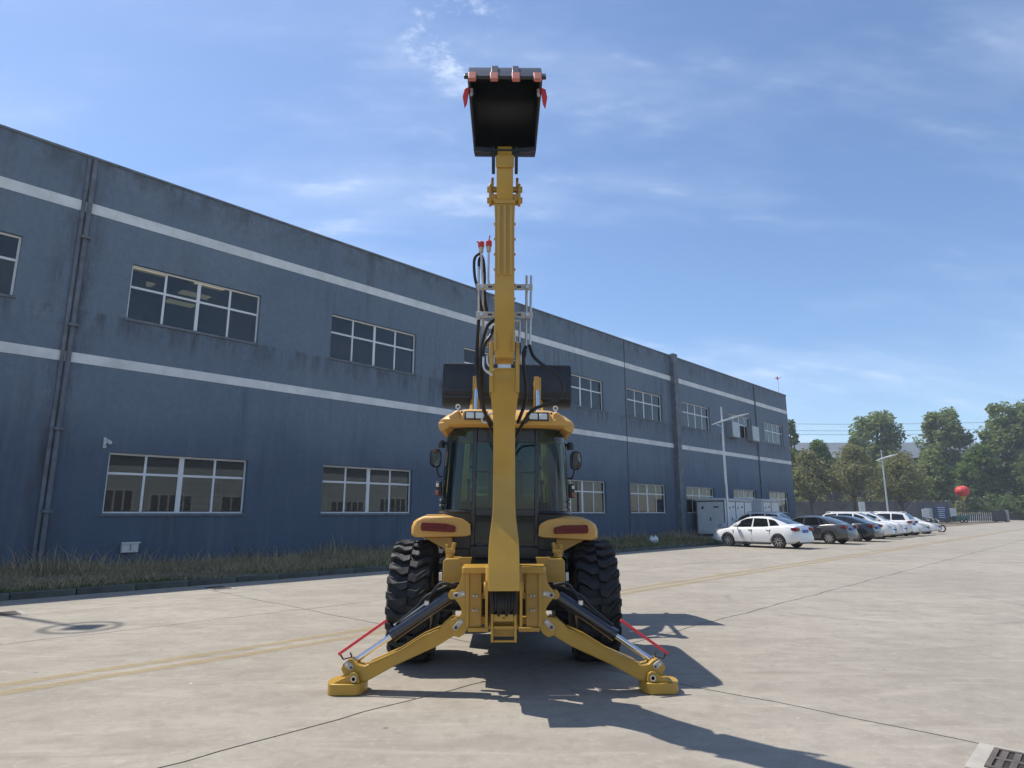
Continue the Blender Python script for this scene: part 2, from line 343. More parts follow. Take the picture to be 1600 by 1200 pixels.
def smooth_path(pts, n=6):
    P = [Vector(p) for p in pts]; P = [P[0]*2-P[1]]+P+[P[-1]*2-P[-2]]; out = []
    for i in range(1, len(P)-2):
        a, b, c, d = P[i-1:i+3]
        for k in range(n):
            t = k/n; out.append(.5*((2*b)+(c-a)*t+(2*a-5*b+4*c-d)*t*t+(3*b-a-3*c+d)*t**3))
    return out+[P[-2]]

# ------------------------------------------------------------------ ground
g = MB(); g.add([(-900, -900, -.06), (900, -900, -.06), (900, 1500, -.06), (-900, 1500, -.06)], [(0, 1, 2, 3)])
g.build('ground', 'soil', kind='structure', smooth=0)
yard = MB(); yard.prism([SN(-70, -60)[:2], SN(150, -60)[:2], SN(150, 14.45)[:2], SN(-70, 14.45)[:2]], 'z', -.055, -.03)
yard = yard.build('concrete_yard', 'joint', kind='structure', smooth=0)
def jit(a, b, k): return .016*math.sin(a*2.3+k)+.010*math.sin(a*6.1+2*k)+.006*math.sin(a*17+b)
n_lines = [-60, -43, -27.3, -16.8, -6.05, -.8, 4.45, 9.7, 14.4]; s_lines = [-70, -42.5, -18.5, 5.5, 29.5, 53.5, 77.5, 101.5, 150]
for i in range(len(s_lines)-1):
    for j in range(len(n_lines)-1):
        s0, s1, n0, n1 = s_lines[i], s_lines[i+1], n_lines[j], n_lines[j+1]; gp = .010
        near = -20 < s0 < 40 and n0 > -10
        k = int((s1-s0)/.22) if near else 2; kn = int((n1-n0)/.3) if near else 2
        P = [(s0+(s1-s0)*q/k, n0) for q in range(k)]+[(s1, n0+(n1-n0)*q/kn) for q in range(kn)]+\
            [(s1-(s1-s0)*q/k, n1) for q in range(k)]+[(s0, n1-(n1-n0)*q/kn) for q in range(kn)]
        W = []
        for s_, n_ in P:
            ns = n_+jit(s_, 0, round(n_*3)) if n_ in (n0, n1) else n_
            ss = s_+jit(n_, 1, round(s_*3)) if s_ in (s0, s1) else s_
            ss += gp*((s_ == s0)-(s_ == s1)); ns += gp*((n_ == n0)-(n_ == n1)); W.append(SN(ss, ns)[:2])
        MB().prism(W, 'z', -.03, 0).build('slab', 'concrete', yard, smooth=0)
def strip(name, s0, s1, n0, n1, mat, z=.004):
    k = max(2, int((s1-s0)/.5)); a = [SN(s0+(s1-s0)*q/k, n0+.015*math.sin(q*1.3))[:2] for q in range(k+1)]; b = [SN(s0+(s1-s0)*q/k, n1+.015*math.sin(q*.9+1))[:2] for q in range(k+1)]
    m = MB(); m.add([(*p, z) for p in a]+[(*p, z) for p in b], [(q, q+1, k+2+q, k+1+q) for q in range(k)])
    return m.build(name, mat, kind='structure', smooth=0)
strip('yellow_line', -30, 90, 7.04, 7.21, 'yline'); strip('yellow_line', -30, 90, 7.36, 7.53, 'yline')
strip('white_line', -20, 26, 12.25, 12.33, 'wline')
strip('white_line', 6.9, 9.1, 1.93, 2.06, 'wline2')
# kerb stones and the verge
vb = MB(); vb.prism([SN(-70, 14.6)[:2], SN(60, 14.6)[:2], SN(60, 20)[:2], SN(-70, 20)[:2]], 'z', -.05, .09)
vb.build('verge', 'soil', kind='structure', smooth=0)
kerb = thing('kerb', 'low mossy concrete kerb along the weedy verge', 'kerb', SN(30, 14.5)); k0 = None
q = -6.0; i = 0
kme = MB().box(-.49, .49, -.07, .07, -.05, .115).mesh('kerb_stone'); kme.materials.append(M['kerb'])
while q < 31:
    o = bpy.data.objects.new('kerb_stone', kme); C.objects.link(o); o.parent = kerb
    p = Vector(SN(q, 14.5))-Vector(SN(30, 14.5)); p.z = random.uniform(-.006, .006); o.location = p*S; o.rotation_euler = (0, 0, SITE+random.uniform(-.006, .006))
    bv = o.modifiers.new('bevel', 'BEVEL'); bv.width = .02; bv.segments = 2
    q += 1.0
# verge weeds
def blades(name, N, sfun, mats, hmin, hmax, w, seed, lean=.5, zb=.08):
    r = np.random.default_rng(seed); s, n = sfun(r, N)
    cl = np.sin(s*1.7+np.sin(n*2.1)*2)*.5+np.sin(s*.63+n*1.3)*.5+np.sin(s*4.1+n*3)*.25
    h = (hmin+(hmax-hmin)*r.random(N)**2.0)*np.clip(.85+.85*cl, .18, 2.2); a = r.random(N)*6.283; ln_ = lean*r.random(N)*h
    bx = s*DV.x+n*NV.x; by = s*DV.y+n*NV.y; b = r.random(N)*6.283
    ww = w*(.6+.8*r.random(N))
    dx, dy = np.cos(a)*ww, np.sin(a)*ww; lx, ly = np.cos(b)*ln_, np.sin(b)*ln_
    V = np.empty((N, 5, 3))
    V[:, 0] = np.c_[bx-dx, by-dy, np.full(N, zb)]; V[:, 1] = np.c_[bx+dx, by+dy, np.full(N, zb)]
    V[:, 2] = np.c_[bx+dx*.7+lx*.4, by+dy*.7+ly*.4, zb+h*.6]; V[:, 3] = np.c_[bx-dx*.7+lx*.4, by-dy*.7+ly*.4, zb+h*.6]
    V[:, 4] = np.c_[bx+lx, by+ly, zb+h*(1-.25*lean*r.random(N))]
    V = V.reshape(-1, 3)*S; base = np.arange(N)*5
    F = [x for k in base.tolist() for x in ((k, k+1, k+2, k+3), (k+3, k+2, k+4))]
    me = bpy.data.meshes.new(name); me.from_pydata(V.tolist(), [], F); me.materials.append(M[mats])
    o = bpy.data.objects.new(name, me); C.objects.link(o); o['kind'] = 'stuff'; return o
def sn_near(r, N): return 1+r.random(N)**1.3*32, 14.72+(r.random(N)**1.2)*5.2
def sn_edge(r, N): return 1+r.random(N)**1.3*30, 14.64+r.random(N)**2*1.2
def sn_back(r, N): return 1+r.random(N)**1.2*34, 17.6+r.random(N)*2.3
def sn_right(r, N): return 20+r.random(N)*13, 14.7+r.random(N)*5
tag(blades('dry_grass', 46000, sn_near, 'weed', .08, .27, .007, 1, 1.6), 'brown dry grass covering the verge below the factory wall', 'grass')
tag(blades('tall_weeds', 5500, sn_back, 'weed', .20, .50, .010, 2, .9), 'tall straw coloured weeds standing against the factory wall', 'weeds')
tag(blades('green_grass', 7000, sn_edge, 'weedgreen', .05, .18, .008, 3, 1.0), 'short green grass growing along the inside of the kerb', 'grass')
tag(blades('lawn_grass', 14000, sn_right, 'weedgreen', .08, .26, .009, 4, 1.0), 'greener grass on the verge right of the machine', 'grass')
# drains
def grate(label, s, n, ls, ln_, rows, slots):
    t = thing('drain_grate', label, 'drain grate', SN(s, n), SITE, 'yard drains')
    MB().box(-ls/2-.07, ls/2+.07, -ln_/2-.09, ln_/2+.09, .001, .004).build('surround', 'cement', t, smooth=0)
    f = MB(); b = .03; f.box(-ls/2, ls/2, -ln_/2, -ln_/2+b, .004, .014).box(-ls/2, ls/2, ln_/2-b, ln_/2, .004, .014)
    f.box(-ls/2, -ls/2+b, -ln_/2+b, ln_/2-b, .004, .014).box(ls/2-b, ls/2, -ln_/2+b, ln_/2-b, .004, .014)
    for k in range(1, rows): x = -ls/2+ls*k/rows; f.box(x-.02, x+.02, -ln_/2+b, ln_/2-b, .004, .012)
    f.build('frame', 'iron', t, smooth=0)
    MB().box(-ls/2+b, ls/2-b, -ln_/2+b, ln_/2-b, .0042, .0052).build('pit', 'joint', t, smooth=0)
    w = ln_/slots
    bm_ = MB().box(-ls/2+b, ls/2-b, -w*.24, w*.24, .0054, .011).mesh('bar', smooth=0); bm_.materials.append(M['iron'])
    for k in range(slots):
        o = bpy.data.objects.new('bar', bm_); C.objects.link(o); o.parent = t; o.location = (0, (-ln_/2+b+(ln_-2*b)*(k+.5)/slots)*S, 0)
    return t
grate('slotted iron drain grate set in concrete at the lower right', 5.22, .47, .42, .72, 2, 10)
grate('slotted drain grate by the kerb below the first ground floor window', 5.75, 13.6, .35, .5, 1, 8)
grate('slotted drain grate near the kerb at the left edge', 2.15, 12.5, .3, .45, 1, 8)

# ------------------------------------------------------------------ factory building (local frame: x = s, y = n, z up)
fac = thing('factory_building', 'long two storey blue factory hall with white bands and window rows', 'building', (0, 0, 0), SITE)
WD = 20.0; T = .3; S0, S1, H = -16, 55.5, 11.34
ups = [-1.25, 5.2, 11.72, 18.2, 24.65, 30.85, 37.2, 44.0, 50.3]; WW = 3.86
ops = [(a, a+WW, 6.93, 8.58, 'u', i) for i, a in enumerate(ups)]+[(a+.0, a+WW, 1.47, 3.12, 'l', i) for i, a in enumerate(ups)]
ops += [(-7.7, -7.7+WW, 6.93, 8.58, 'u', 9), (-7.7, -7.7+WW, 1.47, 3.12, 'l', 9)]
xs = sorted({S0, S1, *[o[0] for o in ops], *[o[1] for o in ops]}); zs = [0, 1.47, 3.12, 6.93, 8.58, H]
w = MB()
for i in range(len(xs)-1):
    for j in range(len(zs)-1):
        xm, zm = (xs[i]+xs[i+1])/2, (zs[j]+zs[j+1])/2
        if any(o[0] < xm < o[1] and o[2] < zm < o[3] for o in ops): continue
        for y, fl in ((WD, 0), (WD+T, 1)):
            v = [(xs[i], y, zs[j]), (xs[i+1], y, zs[j]), (xs[i+1], y, zs[j+1]), (xs[i], y, zs[j+1])]
            w.add(v, [(0, 1, 2, 3) if not fl else (3, 2, 1, 0)])
for a, b, c, d, _, _ in ops:
    w.add([(a, WD, c), (b, WD, c), (b, WD+T, c), (a, WD+T, c)], [(0, 1, 2, 3)]); w.add([(a, WD, d), (b, WD, d), (b, WD+T, d), (a, WD+T, d)], [(3, 2, 1, 0)])
    w.add([(a, WD, c), (a, WD+T, c), (a, WD+T, d), (a, WD, d)], [(0, 1, 2, 3)]); w.add([(b, WD, c), (b, WD+T, c), (b, WD+T, d), (b, WD, d)], [(3, 2, 1, 0)])
w.box(S0-.3, S0, WD, WD+24, 0, H); w.box(S1, S1+.003, WD, WD+24, 0, H); w.box(S0, S1, WD+24, WD+24.3, 0, H)
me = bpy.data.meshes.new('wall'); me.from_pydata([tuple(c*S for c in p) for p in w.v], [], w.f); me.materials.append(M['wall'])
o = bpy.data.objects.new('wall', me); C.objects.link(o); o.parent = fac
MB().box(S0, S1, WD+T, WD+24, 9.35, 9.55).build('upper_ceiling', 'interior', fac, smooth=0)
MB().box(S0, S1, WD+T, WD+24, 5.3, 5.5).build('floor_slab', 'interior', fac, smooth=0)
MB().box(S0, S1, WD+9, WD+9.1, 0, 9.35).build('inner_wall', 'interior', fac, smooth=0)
MB().box(S0, S1, WD+.3, WD+24, H-.4, H-.3).build('roof', 'roofsheet', fac, smooth=0)
MB().box(S0-.3, S1+.06, WD-.05, WD+T+.1, H, H+.07).build('coping', 'pipe', fac, bevel=.01)
MB().box(S0, S1, WD-.012, WD-.001, 9.72, 10.02).build('upper_band', 'band', fac, smooth=0)
MB().box(S0, S1, WD-.012, WD-.001, 5.45, 5.72).build('lower_band', 'band', fac, smooth=0)
M['panel_light'] = bpy.data.materials.new('ceiling_panel_light'); M['panel_light'].use_nodes = True
pb = M['panel_light'].node_tree.nodes['Principled BSDF']; pb.inputs['Emission Color'].default_value = (1, .85, .5, 1); pb.inputs['Emission Strength'].default_value = .75; pb.inputs['Base Color'].default_value = (.6, .55, .4, 1)
for x in (3.9, 5.9, 7.8):
    for y in (2.2, 3.6, 5.0): MB().box(x, x+1.0, WD+y, WD+y+.45, 9.31, 9.348).build('ceiling_light', 'panel_light', fac, smooth=0)
pane_cache = {}
def window(a, c, low, idx):
    hgt = 1.65; fr = MB(); y0, y1 = .11, .17; b = .055
    split = hgt*(.66 if low else .60); cols = [0, WW*.25, WW*.5, WW*.75, WW]; out = .035
    fr.box(0, WW, y0, y1, 0, b).box(0, WW, y0, y1, hgt-b, hgt).box(0, b, y0, y1, b, hgt-b).box(WW-b, WW, y0, y1, b, hgt-b)
    fr.box(b, WW-b, y0+.003, y1-.003, split-b*.6, split+b*.6)
    for k in (1, 2, 3):
        t = .032 if k != 2 else (.07 if low else .05)
        fr.box(cols[k]-t, cols[k]+t, y0+.006, y1-.006, b, hgt-b)
    f = fr.build('window', 'whiteframe', fac, off=(0, 0, 0), smooth=0, bevel=.006); f.location = (a*S, WD*S, c*S)
    for k in range(4):
        for z0, z1 in ((b, split), (split, hgt-b)):
            key = (low, k, z0 == b)
            if key not in pane_cache:
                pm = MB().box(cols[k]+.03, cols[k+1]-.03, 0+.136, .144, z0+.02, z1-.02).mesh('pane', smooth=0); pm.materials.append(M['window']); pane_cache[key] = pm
            p = bpy.data.objects.new('pane', pane_cache[key]); C.objects.link(p); p.parent = f; p.rotation_euler = (random.uniform(-.003, .003), 0, random.uniform(-.0035, .0035))
    sl = MB().box(-.04, WW+.04, WD-.05, WD+.105, -.06, .012).build('sill', 'pipe', fac, smooth=0); sl.location = (a*S, 0, c*S)
for a, b_, c, d, kd, i in ops: window(a, c, kd == 'l', i)
# blinds and boxes that show behind the ground floor panes
for a, x0, x1, nsl in ((5.2, 1.98, 3.35, 6), (30.85, .2, .9, 5)):
    for k in range(nsl): MB().box(a+x0+random.random()*.15, a+x1-random.random()*.3, WD+.42, WD+.44, 1.62+k*.19, 1.74+k*.19).build('blind_slat', 'white', fac, smooth=0)
for a, x0, x1, z0, z1 in ((11.72, 1.0, 1.85, 1.5, 2.6), (11.72, .15, .45, 1.5, 3.0), (24.65, 2.9, 3.7, 1.5, 2.5), (37.2, .1, 1.7, 1.5, 2.9), (18.2, 2.0, 3.6, 1.5, 2.3), (5.2, .1, .5, 7.0, 8.5), (30.85, 2.4, 3.7, 7.0, 8.0), (50.3, .2, 1.5, 7.0, 7.6)):
    MB().box(a+x0, a+x1, WD+.36, WD+.38, z0, z1).build('curtain', 'curtain', fac, smooth=0)
# pipes, pilaster, joints
dp = MB(); dp.cyl((3.95, WD-.08, .25), (3.95, WD-.08, H-.05), .06, seg=10)
for z in (1.5, 3.6, 6.4, 8.9): dp.box(3.84, 4.06, WD-.20, WD-.001, z, z+.07)
dp.build('downpipe', 'pipe', fac)
MB().box(3.77, 3.86, WD-.06, WD-.001, .2, H-.02).build('joint_strip', 'pipe', fac, bevel=.005)
MB().box(30.66, 30.72, WD-.02, WD-.0015, .2, H-.02).build('joint_strip', 'dark', fac, smooth=0)
MB().box(35.9, 36.4, WD-.30, WD-.001, 0, H+.14).build('pilaster', 'pipe', fac, bevel=.01)
MB().cyl((48.75, WD-.06, .2), (48.75, WD-.06, H-.02), .05, seg=8).build('downpipe', 'pipe', fac)
# louvre boxes beside the last but one upper window
for x in (43.5, 46.9):
    lb = MB().box(x, x+1.25, WD-.45, WD-.002, 6.75, 7.9).build('louvre_box', 'grey', fac, bevel=.01)
    for k in range(7): MB().prism([(WD-.47, 6.85+k*.145), (WD-.452, 6.83+k*.145), (WD-.452, 6.95+k*.145)], 'x', x+.06, x+1.19).build('louvre', 'paleboard', lb, smooth=0)
# roof anemometer mast, camera and meter box are things of their own
t = thing('weather_mast', 'thin roof mast with small red vanes at the far end of the roof', 'mast', SN(54.3, WD+.1, H+.07))
MB().cyl((0, 0, 0), (0, 0, 1.25), .035, .02, 8).build('pole', 'white', t)
for k in range(3):
    a = k*2.09; MB().bar((0, 0, 1.2), (.28*math.cos(a), .28*math.sin(a), 1.38), .12, .03).build('vane', 'red', t)
t = thing('security_camera', 'small white security camera on the wall above the leftmost ground floor window', 'camera', SN(5.05, WD, 3.36), SITE)
MB().box(-.03, .03, -.05, -.001, -.14, .14).build('bracket', 'white', t); MB().bar((0, -.04, -.05), (0, -.2, -.12), .03, .03).build('arm', 'white', t)
MB().bar((.02, -.12, .06), (.06, -.34, -.02), .08, .08).build('housing', 'white', t, bevel=.012)
t = thing('meter_box', 'small pale utility box low on the wall above the weeds', 'box', SN(5.94, WD, .44), SITE)
MB().box(-.2, .2, -.14, -.002, 0, .26).build('case', 'white', t, bevel=.01); MB().box(-.23, .23, -.2, -.142, .24, .275).build('lid', 'white', t); MB().box(-.015, .015, -.152, -.141, .05, .2).build('latch', 'grey', t)
# litter on the verge
for k, (s_, n_, lab) in enumerate([(12.6, 16.2, 'crumpled pale plastic sheet in the weeds left of the rear wheel'), (25.8, 15.6, 'crumpled white bag on the grass right of the machine')]):
    b = MB(); ico = bmesh.new(); bmesh.ops.create_icosphere(ico, subdivisions=2, radius=.2)
    r_ = random.Random(k); b.add([(v.co.x*r_.uniform(.6, 1.5), v.co.y*r_.uniform(.6, 1.4), (v.co.z+.1)*r_.uniform(.5, 1.2)) for v in ico.verts], [tuple(v.index for v in f.verts) for f in ico.faces]); ico.free()
    o = b.build('plastic_bag', 'white', smooth=0); o.location = Vector(SN(s_, n_, .22))*S; tag(o, lab, 'litter')

# ------------------------------------------------------------------ backhoe loader
OFF = (0, 7.1, 0)
mach = thing('backhoe_loader', 'yellow backhoe loader with its boom raised and both stabiliser legs planted', 'backhoe loader', OFF)
ra = R(.9)
def roll(x, y, z): return (x*math.cos(ra)+(z-.9)*math.sin(ra), y, .9+(z-.9)*math.cos(ra)-x*math.sin(ra))
def part(mb, name, mat, parent=None, bevel=.004, rl=False, smooth=30):
    if rl: mb.xf(roll)
    return mb.build(name, mat, parent or mach, off=OFF, bevel=bevel, smooth=smooth)
def loft_yz(rows):            # rows of z, y_rear, y_front, half width
    m = MB(); vs = []
    for z, a, b, h in rows: vs += [(-h, a, z), (h, a, z), (h, b, z), (-h, b, z)]
    n = len(rows); fs = [(0, 1, 2, 3), tuple((n-1)*4+k for k in (3, 2, 1, 0))]
    fs += [(i*4+k, i*4+(k+1) % 4, (i+1)*4+(k+1) % 4, (i+1)*4+k) for i in range(n-1) for k in range(4)]
    return m.add(vs, fs)
def mirror_poly(p, sgn): return [(x*sgn, z) for x, z in p]
def rr(cx, cz, w, h, ang, n=5, rad=None):    # rounded plate outline
    rad = rad or min(w, h)*.45; pts = []
    for sx_, sz_, a0 in ((1, 1, 0), (-1, 1, 90), (-1, -1, 180), (1, -1, 270)):
        for k in range(n):
            a = R(a0+90*k/(n-1)); x = sx_*(w/2-rad)+rad*math.cos(a); z = sz_*(h/2-rad)+rad*math.sin(a)
            pts.append((cx+x*math.cos(ang)-z*math.sin(ang), cz+x*math.sin(ang)+z*math.cos(ang)))
    return pts
# --- boom
def dens(rows, n=4):
    P = smooth_path([(r[1], r[2], r[0]) for r in rows], n); Hh = smooth_path([(r[3], 0, r[0]) for r in rows], n)
    return [(p.z, p.x, p.y, h.x) for p, h in zip(P, Hh)]
boom = part(loft_yz(dens([(.90, 5.20, 5.60, .125), (1.05, 5.26, 5.68, .125), (1.25, 5.345, 5.78, .122), (1.40, 5.405, 5.85, .106), (1.53, 5.44, 5.90, .095),
    (1.75, 5.47, 5.95, .093), (1.95, 5.462, 5.95, .093), (2.2, 5.42, 5.87, .093), (2.33, 5.395, 5.80, .097), (2.43, 5.37, 5.75, .112), (2.55, 5.34, 5.70, .116), (2.70, 5.31, 5.66, .116)])), 'boom', 'yellow')
ear = [(5.32, 2.50), (5.285, 2.72), (5.265, 2.86), (5.29, 2.925), (5.345, 2.95), (5.42, 2.95), (5.48, 2.90), (5.56, 2.72), (5.6, 2.50)]
for s_ in (-1, 1):
    e_ = part(MB().prism(ear, 'x', s_*.094, s_*.128), 'elbow_plate', 'yellow', boom, .005)
    part(MB().cyl((s_*.128, 5.38, 2.80), (s_*.150, 5.38, 2.80), .045), 'pin_cap', 'pin', boom)
part(MB().box(-.06, .06, 5.36, 5.42, 2.715, 2.755), 'cross_block', 'steel', boom)
part(MB().box(-.09, .09, 5.292, 5.298, 2.60, 2.606).box(-.09, .09, 5.285, 5.292, 2.69, 2.70), 'weld_seam', 'yellow', boom, 0)
# boom cylinder lying inside the curve
bc = part(MB().cyl((0, 5.98, 1.15), (0, 6.03, 2.05), .062), 'boom_cylinder', 'cylblack', None, 0)
part(MB().cyl((0, 6.03, 2.05), (0, 5.80, 2.52), .03), 'rod', 'chrome', bc, 0)
# --- dipper
dip = part(loft_yz([(2.785, 5.255, 5.50, .080), (3.0, 5.19, 5.54, .083), (3.3, 5.14, 5.48, .083), (3.6, 5.10, 5.40, .083), (4.0, 5.04, 5.30, .083), (4.09, 5.025, 5.27, .083)]), 'dipper', 'yellow')
part(loft_yz([(4.088, 5.03, 5.26, .068), (4.15, 4.99, 5.22, .070), (4.40, 4.95, 5.16, .070), (4.47, 4.945, 5.14, .062), (4.575, 4.97, 5.10, .062)]), 'dipper_tip', 'yellow', dip, .006)
part(MB().box(-.078, .078, 4.93, 4.948, 4.36, 4.47), 'tip_collar', 'yellow', dip, .006)
part(loft_yz([(4.07, 5.015, 5.28, .088), (4.105, 5.010, 5.275, .088)]), 'end_collar', 'yellow', dip)
def yr_dip(z): return 5.19-(z-3.0)*.158
for x in (-.052, 0, .052):
    part(MB().bar((x, yr_dip(3.46)-.006, 3.46), (x, yr_dip(4.06)-.006, 4.06), .024, .012, (0, 1, 0)), 'guide_rib', 'yellow', dip, .003)
for z in (3.30, 3.42, 3.55, 3.68, 3.81, 3.94):
    for s_ in (-1, 1): part(MB().cyl((s_*.082, yr_dip(z)+.10, z), (s_*.094, yr_dip(z)+.10, z), .012, seg=8), 'bolt', 'yellow', dip, 0)
part(MB().box(-.088, -.066, 5.185, 5.22, 2.83, 3.06).box(.066, .088, 5.185, 5.22, 2.83, 3.06), 'foot_gusset', 'yellow', dip, .004)
# bucket cylinder in front of the dipper
bk = part(MB().cyl((0, 5.62, 3.0), (0, 5.46, 3.75), .05), 'bucket_cylinder', 'cylblack', None, 0); part(MB().cyl((0, 5.46, 3.75), (0, 5.38, 4.16), .026), 'rod', 'chrome', bk, 0)
# links
for s_ in (-1, 1):
    lk = part(MB().prism(rr(5.10, 4.19, .10, .20, 0, 5, .045), 'x', s_*.112, s_*.136), 'link_plate', 'yellow')
    part(MB().prism(rr(5.28, 4.33, .10, .22, .3, 5, .045), 'x', s_*.098, s_*.122), 'link_plate', 'yellow')
    for (y, z) in ((5.10, 4.14), (5.10, 4.24)): part(MB().cyl((s_*.06, y, z), (s_*.152, y, z), .026, seg=12), 'link_pin', 'yellow', lk, 0)
    part(MB().box(s_*.07, s_*.112, 5.04, 5.16, 4.12, 4.17), 'lug', 'yellow', lk)
# --- digging bucket
prof = [(4.50, 4.885), (4.62, 5.035), (4.735, 5.155), (4.83, 5.215), (4.95, 5.25), (5.10, 5.26), (5.26, 5.19), (5.36, 5.02), (5.36, 4.83), (5.28, 4.67), (5.12, 4.57), (4.95, 4.52)]
pth = smooth_path([(a, 0, b) for a, b in prof], 3); outer = [(p.x, p.z) for p in pth]
cen = (4.93, 4.86); inner = [(a+(cen[0]-a)*.045, b+(cen[1]-b)*.045) for a, b in outer]
bw = .275
def tap(x, y, z):
    q = min(1, max(0, ((y-4.5)*.776+(4.885-z)*.63)/.60)); return (x*(1.02-.12*q), y, z)
dbk = part(MB().prism(outer+inner[::-1], 'x', -bw, bw).xf(tap), 'digging_bucket', 'bucket', None, 0)
for s_ in (-1, 1):
    part(MB().prism(outer+[(4.93, 4.545)], 'x', s_*bw, s_*(bw+.018)).xf(tap), 'side_plate', 'bucket', dbk, 0)
    part(MB().prism([(s_*.285, 4.84), (s_*.325, 4.82), (s_*.338, 4.75), (s_*.322, 4.655), (s_*.302, 4.70), (s_*.294, 4.76)], 'y', 4.55, 4.575), 'side_cutter', 'red', dbk)
    for z in (4.80, 4.765): part(MB().cyl((s_*.265, 4.555, z), (s_*.265, 4.53, z), .012, seg=8), 'bolt', 'steel', dbk, 0)
    part(MB().prism([(4.95, 4.56), (5.14, 4.60), (5.16, 4.42), (5.05, 4.36), (4.98, 4.42)], 'x', s_*.086, s_*.112), 'hanger_ear', 'bucket', dbk)
    part(MB().prism([(s_*.10, 4.53), (s_*.255, 4.545), (s_*.255, 4.505), (s_*.12, 4.48)], 'y', 4.92, 4.94), 'rear_flange', 'bucket', dbk)
ud = Vector((0, 4.62-4.50, 5.035-4.885)).normalized(); nd_ = Vector((0, -ud.z, ud.y))
LP = Vector((0, 4.50, 4.885))
part(MB().bar(LP-ud*.02+Vector((-.325, 0, 0))+nd_*.005+ud*.035, LP-ud*.02+Vector((.325, 0, 0))+nd_*.005+ud*.035, .085, .026, nd_), 'cutting_edge', 'bucket', dbk)
for x in (-.085, .085): part(MB().bar(LP+ud*.08+nd_*.012+Vector((x, 0, 0)), LP+ud*.30+nd_*.004+Vector((x, 0, 0)), .055, .02, nd_), 'wear_strip', 'bucket', dbk)
for x in (-.258, -.086, .086, .258):
    a_ = LP+ud*.022+nd_*.012+Vector((x, 0, 0)); b_ = LP-ud*.085+nd_*.004+Vector((x, 0, 0))
    m = MB(); sw = Vector((.034, 0, 0)); sw2 = Vector((.030, 0, 0))
    m.add([a_-sw-nd_*.026, a_+sw-nd_*.026, a_+sw+nd_*.026, a_-sw+nd_*.026, b_-sw2-nd_*.014, b_+sw2-nd_*.014, b_+sw2+nd_*.012, b_-sw2+nd_*.012],
          [(0, 1, 2, 3), (7, 6, 5, 4), (0, 4, 5, 1), (1, 5, 6, 2), (2, 6, 7, 3), (3, 7, 4, 0)])
    part(m, 'tooth', 'tooth', dbk, .006)
# --- hydraulic pipes and hoses on the dipper
YP = 5.42
def pipe(pts, r, name, mat, y=YP, n=5, ys=None, sm=True):
    P = [(x, y if ys is None else ys[i], z) for i, (x, z) in enumerate(pts)]
    return part(MB().tube(smooth_path(P, n) if sm and len(P) > 2 else P, r, 10), name, mat, None, 0)
pipe([(-.232, 3.66), (-.223, 2.83)], .011, 'steel_pipe', 'steel'); pipe([(-.195, 3.64), (-.184, 2.76)], .011, 'steel_pipe', 'steel', 5.45)
for x, z0, pts in ((-.211, 3.78, [(-.211, 3.80), (-.20, 3.60), (-.19, 3.46)]), (-.142, 3.79, [(-.142, 3.80), (-.139, 3.47), (-.08, 3.455)])):
    pp = pipe(pts, .010, 'steel_pipe', 'steel', 5.38)
    part(MB().cyl((x, 5.38, z0), (x, 5.38, z0+.045), .020, .024, 10), 'brass_fitting', 'pin', pp, 0)
    part(MB().cyl((x, 5.38, z0+.045), (x, 5.38, z0+.10), .028, .028, 12), 'cap', 'red', pp, .006)
    part(MB().bar((x-.04 if x < -.2 else x, 5.38, z0+.10), (x-.0 if x < -.2 else x+.01, 5.38, z0+.10+(.0 if x < -.2 else .05)), .012, .01), 'cap_tab', 'red', pp, 0)
for z in (3.45, 3.195):
    for s_, x1 in ((-1, .248), (1, .248)):
        br = part(MB().box(min(s_*.08, s_*x1), max(s_*.08, s_*x1), 5.36, 5.372, z-.028, z+.028), 'pipe_bracket', 'pin', None, .003)
        part(MB().cyl((s_*.20, 5.36, z), (s_*.20, 5.345, z), .016, seg=8), 'clamp_bolt', 'steel', br, 0)
        part(MB().box(min(s_*.11, s_*.145), max(s_*.11, s_*.145), 5.356, 5.3605, z-.008, z+.008), 'slot', 'dark', br, 0)
pipe([(.198, 3.577), (.189, 2.925)], .012, 'steel_pipe', 'steel'); pipe([(.238, 3.577), (.223, 2.925)], .012, 'steel_pipe', 'steel')
pipe([(.08, 3.150), (.122, 3.15), (.134, 3.13), (.130, 2.94)], .011, 'steel_pipe', 'steel', 5.40)
pipe([(.085, 3.05), (.10, 2.90)], .009, 'steel_pipe', 'steel', 5.38)
pipe([(-.179, 2.80), (-.172, 2.70), (-.1, 2.64)], .011, 'steel_pipe', 'steel', 5.30); pipe([(-.147, 2.81), (-.138, 2.735), (-.085, 2.685)], .011, 'steel_pipe', 'steel', 5.30)
pipe([(-.147, 3.0), (-.146, 2.90)], .013, 'hose_fitting', 'steel', 5.36); pipe([(-.118, 2.98), (-.115, 2.88)], .013, 'hose_fitting', 'steel', 5.36)
hr = .0135
pipe([(-.18, 3.617), (-.199, 3.751), (-.233, 3.79), (-.273, 3.735), (-.268, 3.581), (-.241, 3.46), (-.206, 3.282), (-.171, 3.199)], hr, 'hydraulic_hose', 'hose', 5.44)
pipe([(-.232, 3.66), (-.232, 3.74), (-.215, 3.775), (-.192, 3.74), (-.180, 3.60), (-.178, 3.40), (-.150, 3.22)], hr, 'hydraulic_hose', 'hose', 5.47)
pipe([(-.227, 3.164), (-.242, 2.816), (-.225, 2.645), (-.2, 2.477), (-.150, 2.32), (-.06, 2.25)], hr+.002, 'hydraulic_hose', 'hose', ys=[5.42, 5.40, 5.42, 5.5, 5.62, 5.72])
pipe([(-.09, 3.164), (-.159, 3.076), (-.202, 2.874), (-.207, 2.589), (-.175, 2.365), (-.06, 2.22)], hr+.002, 'hydraulic_hose', 'hose', ys=[5.40, 5.38, 5.37, 5.42, 5.52, 5.66])
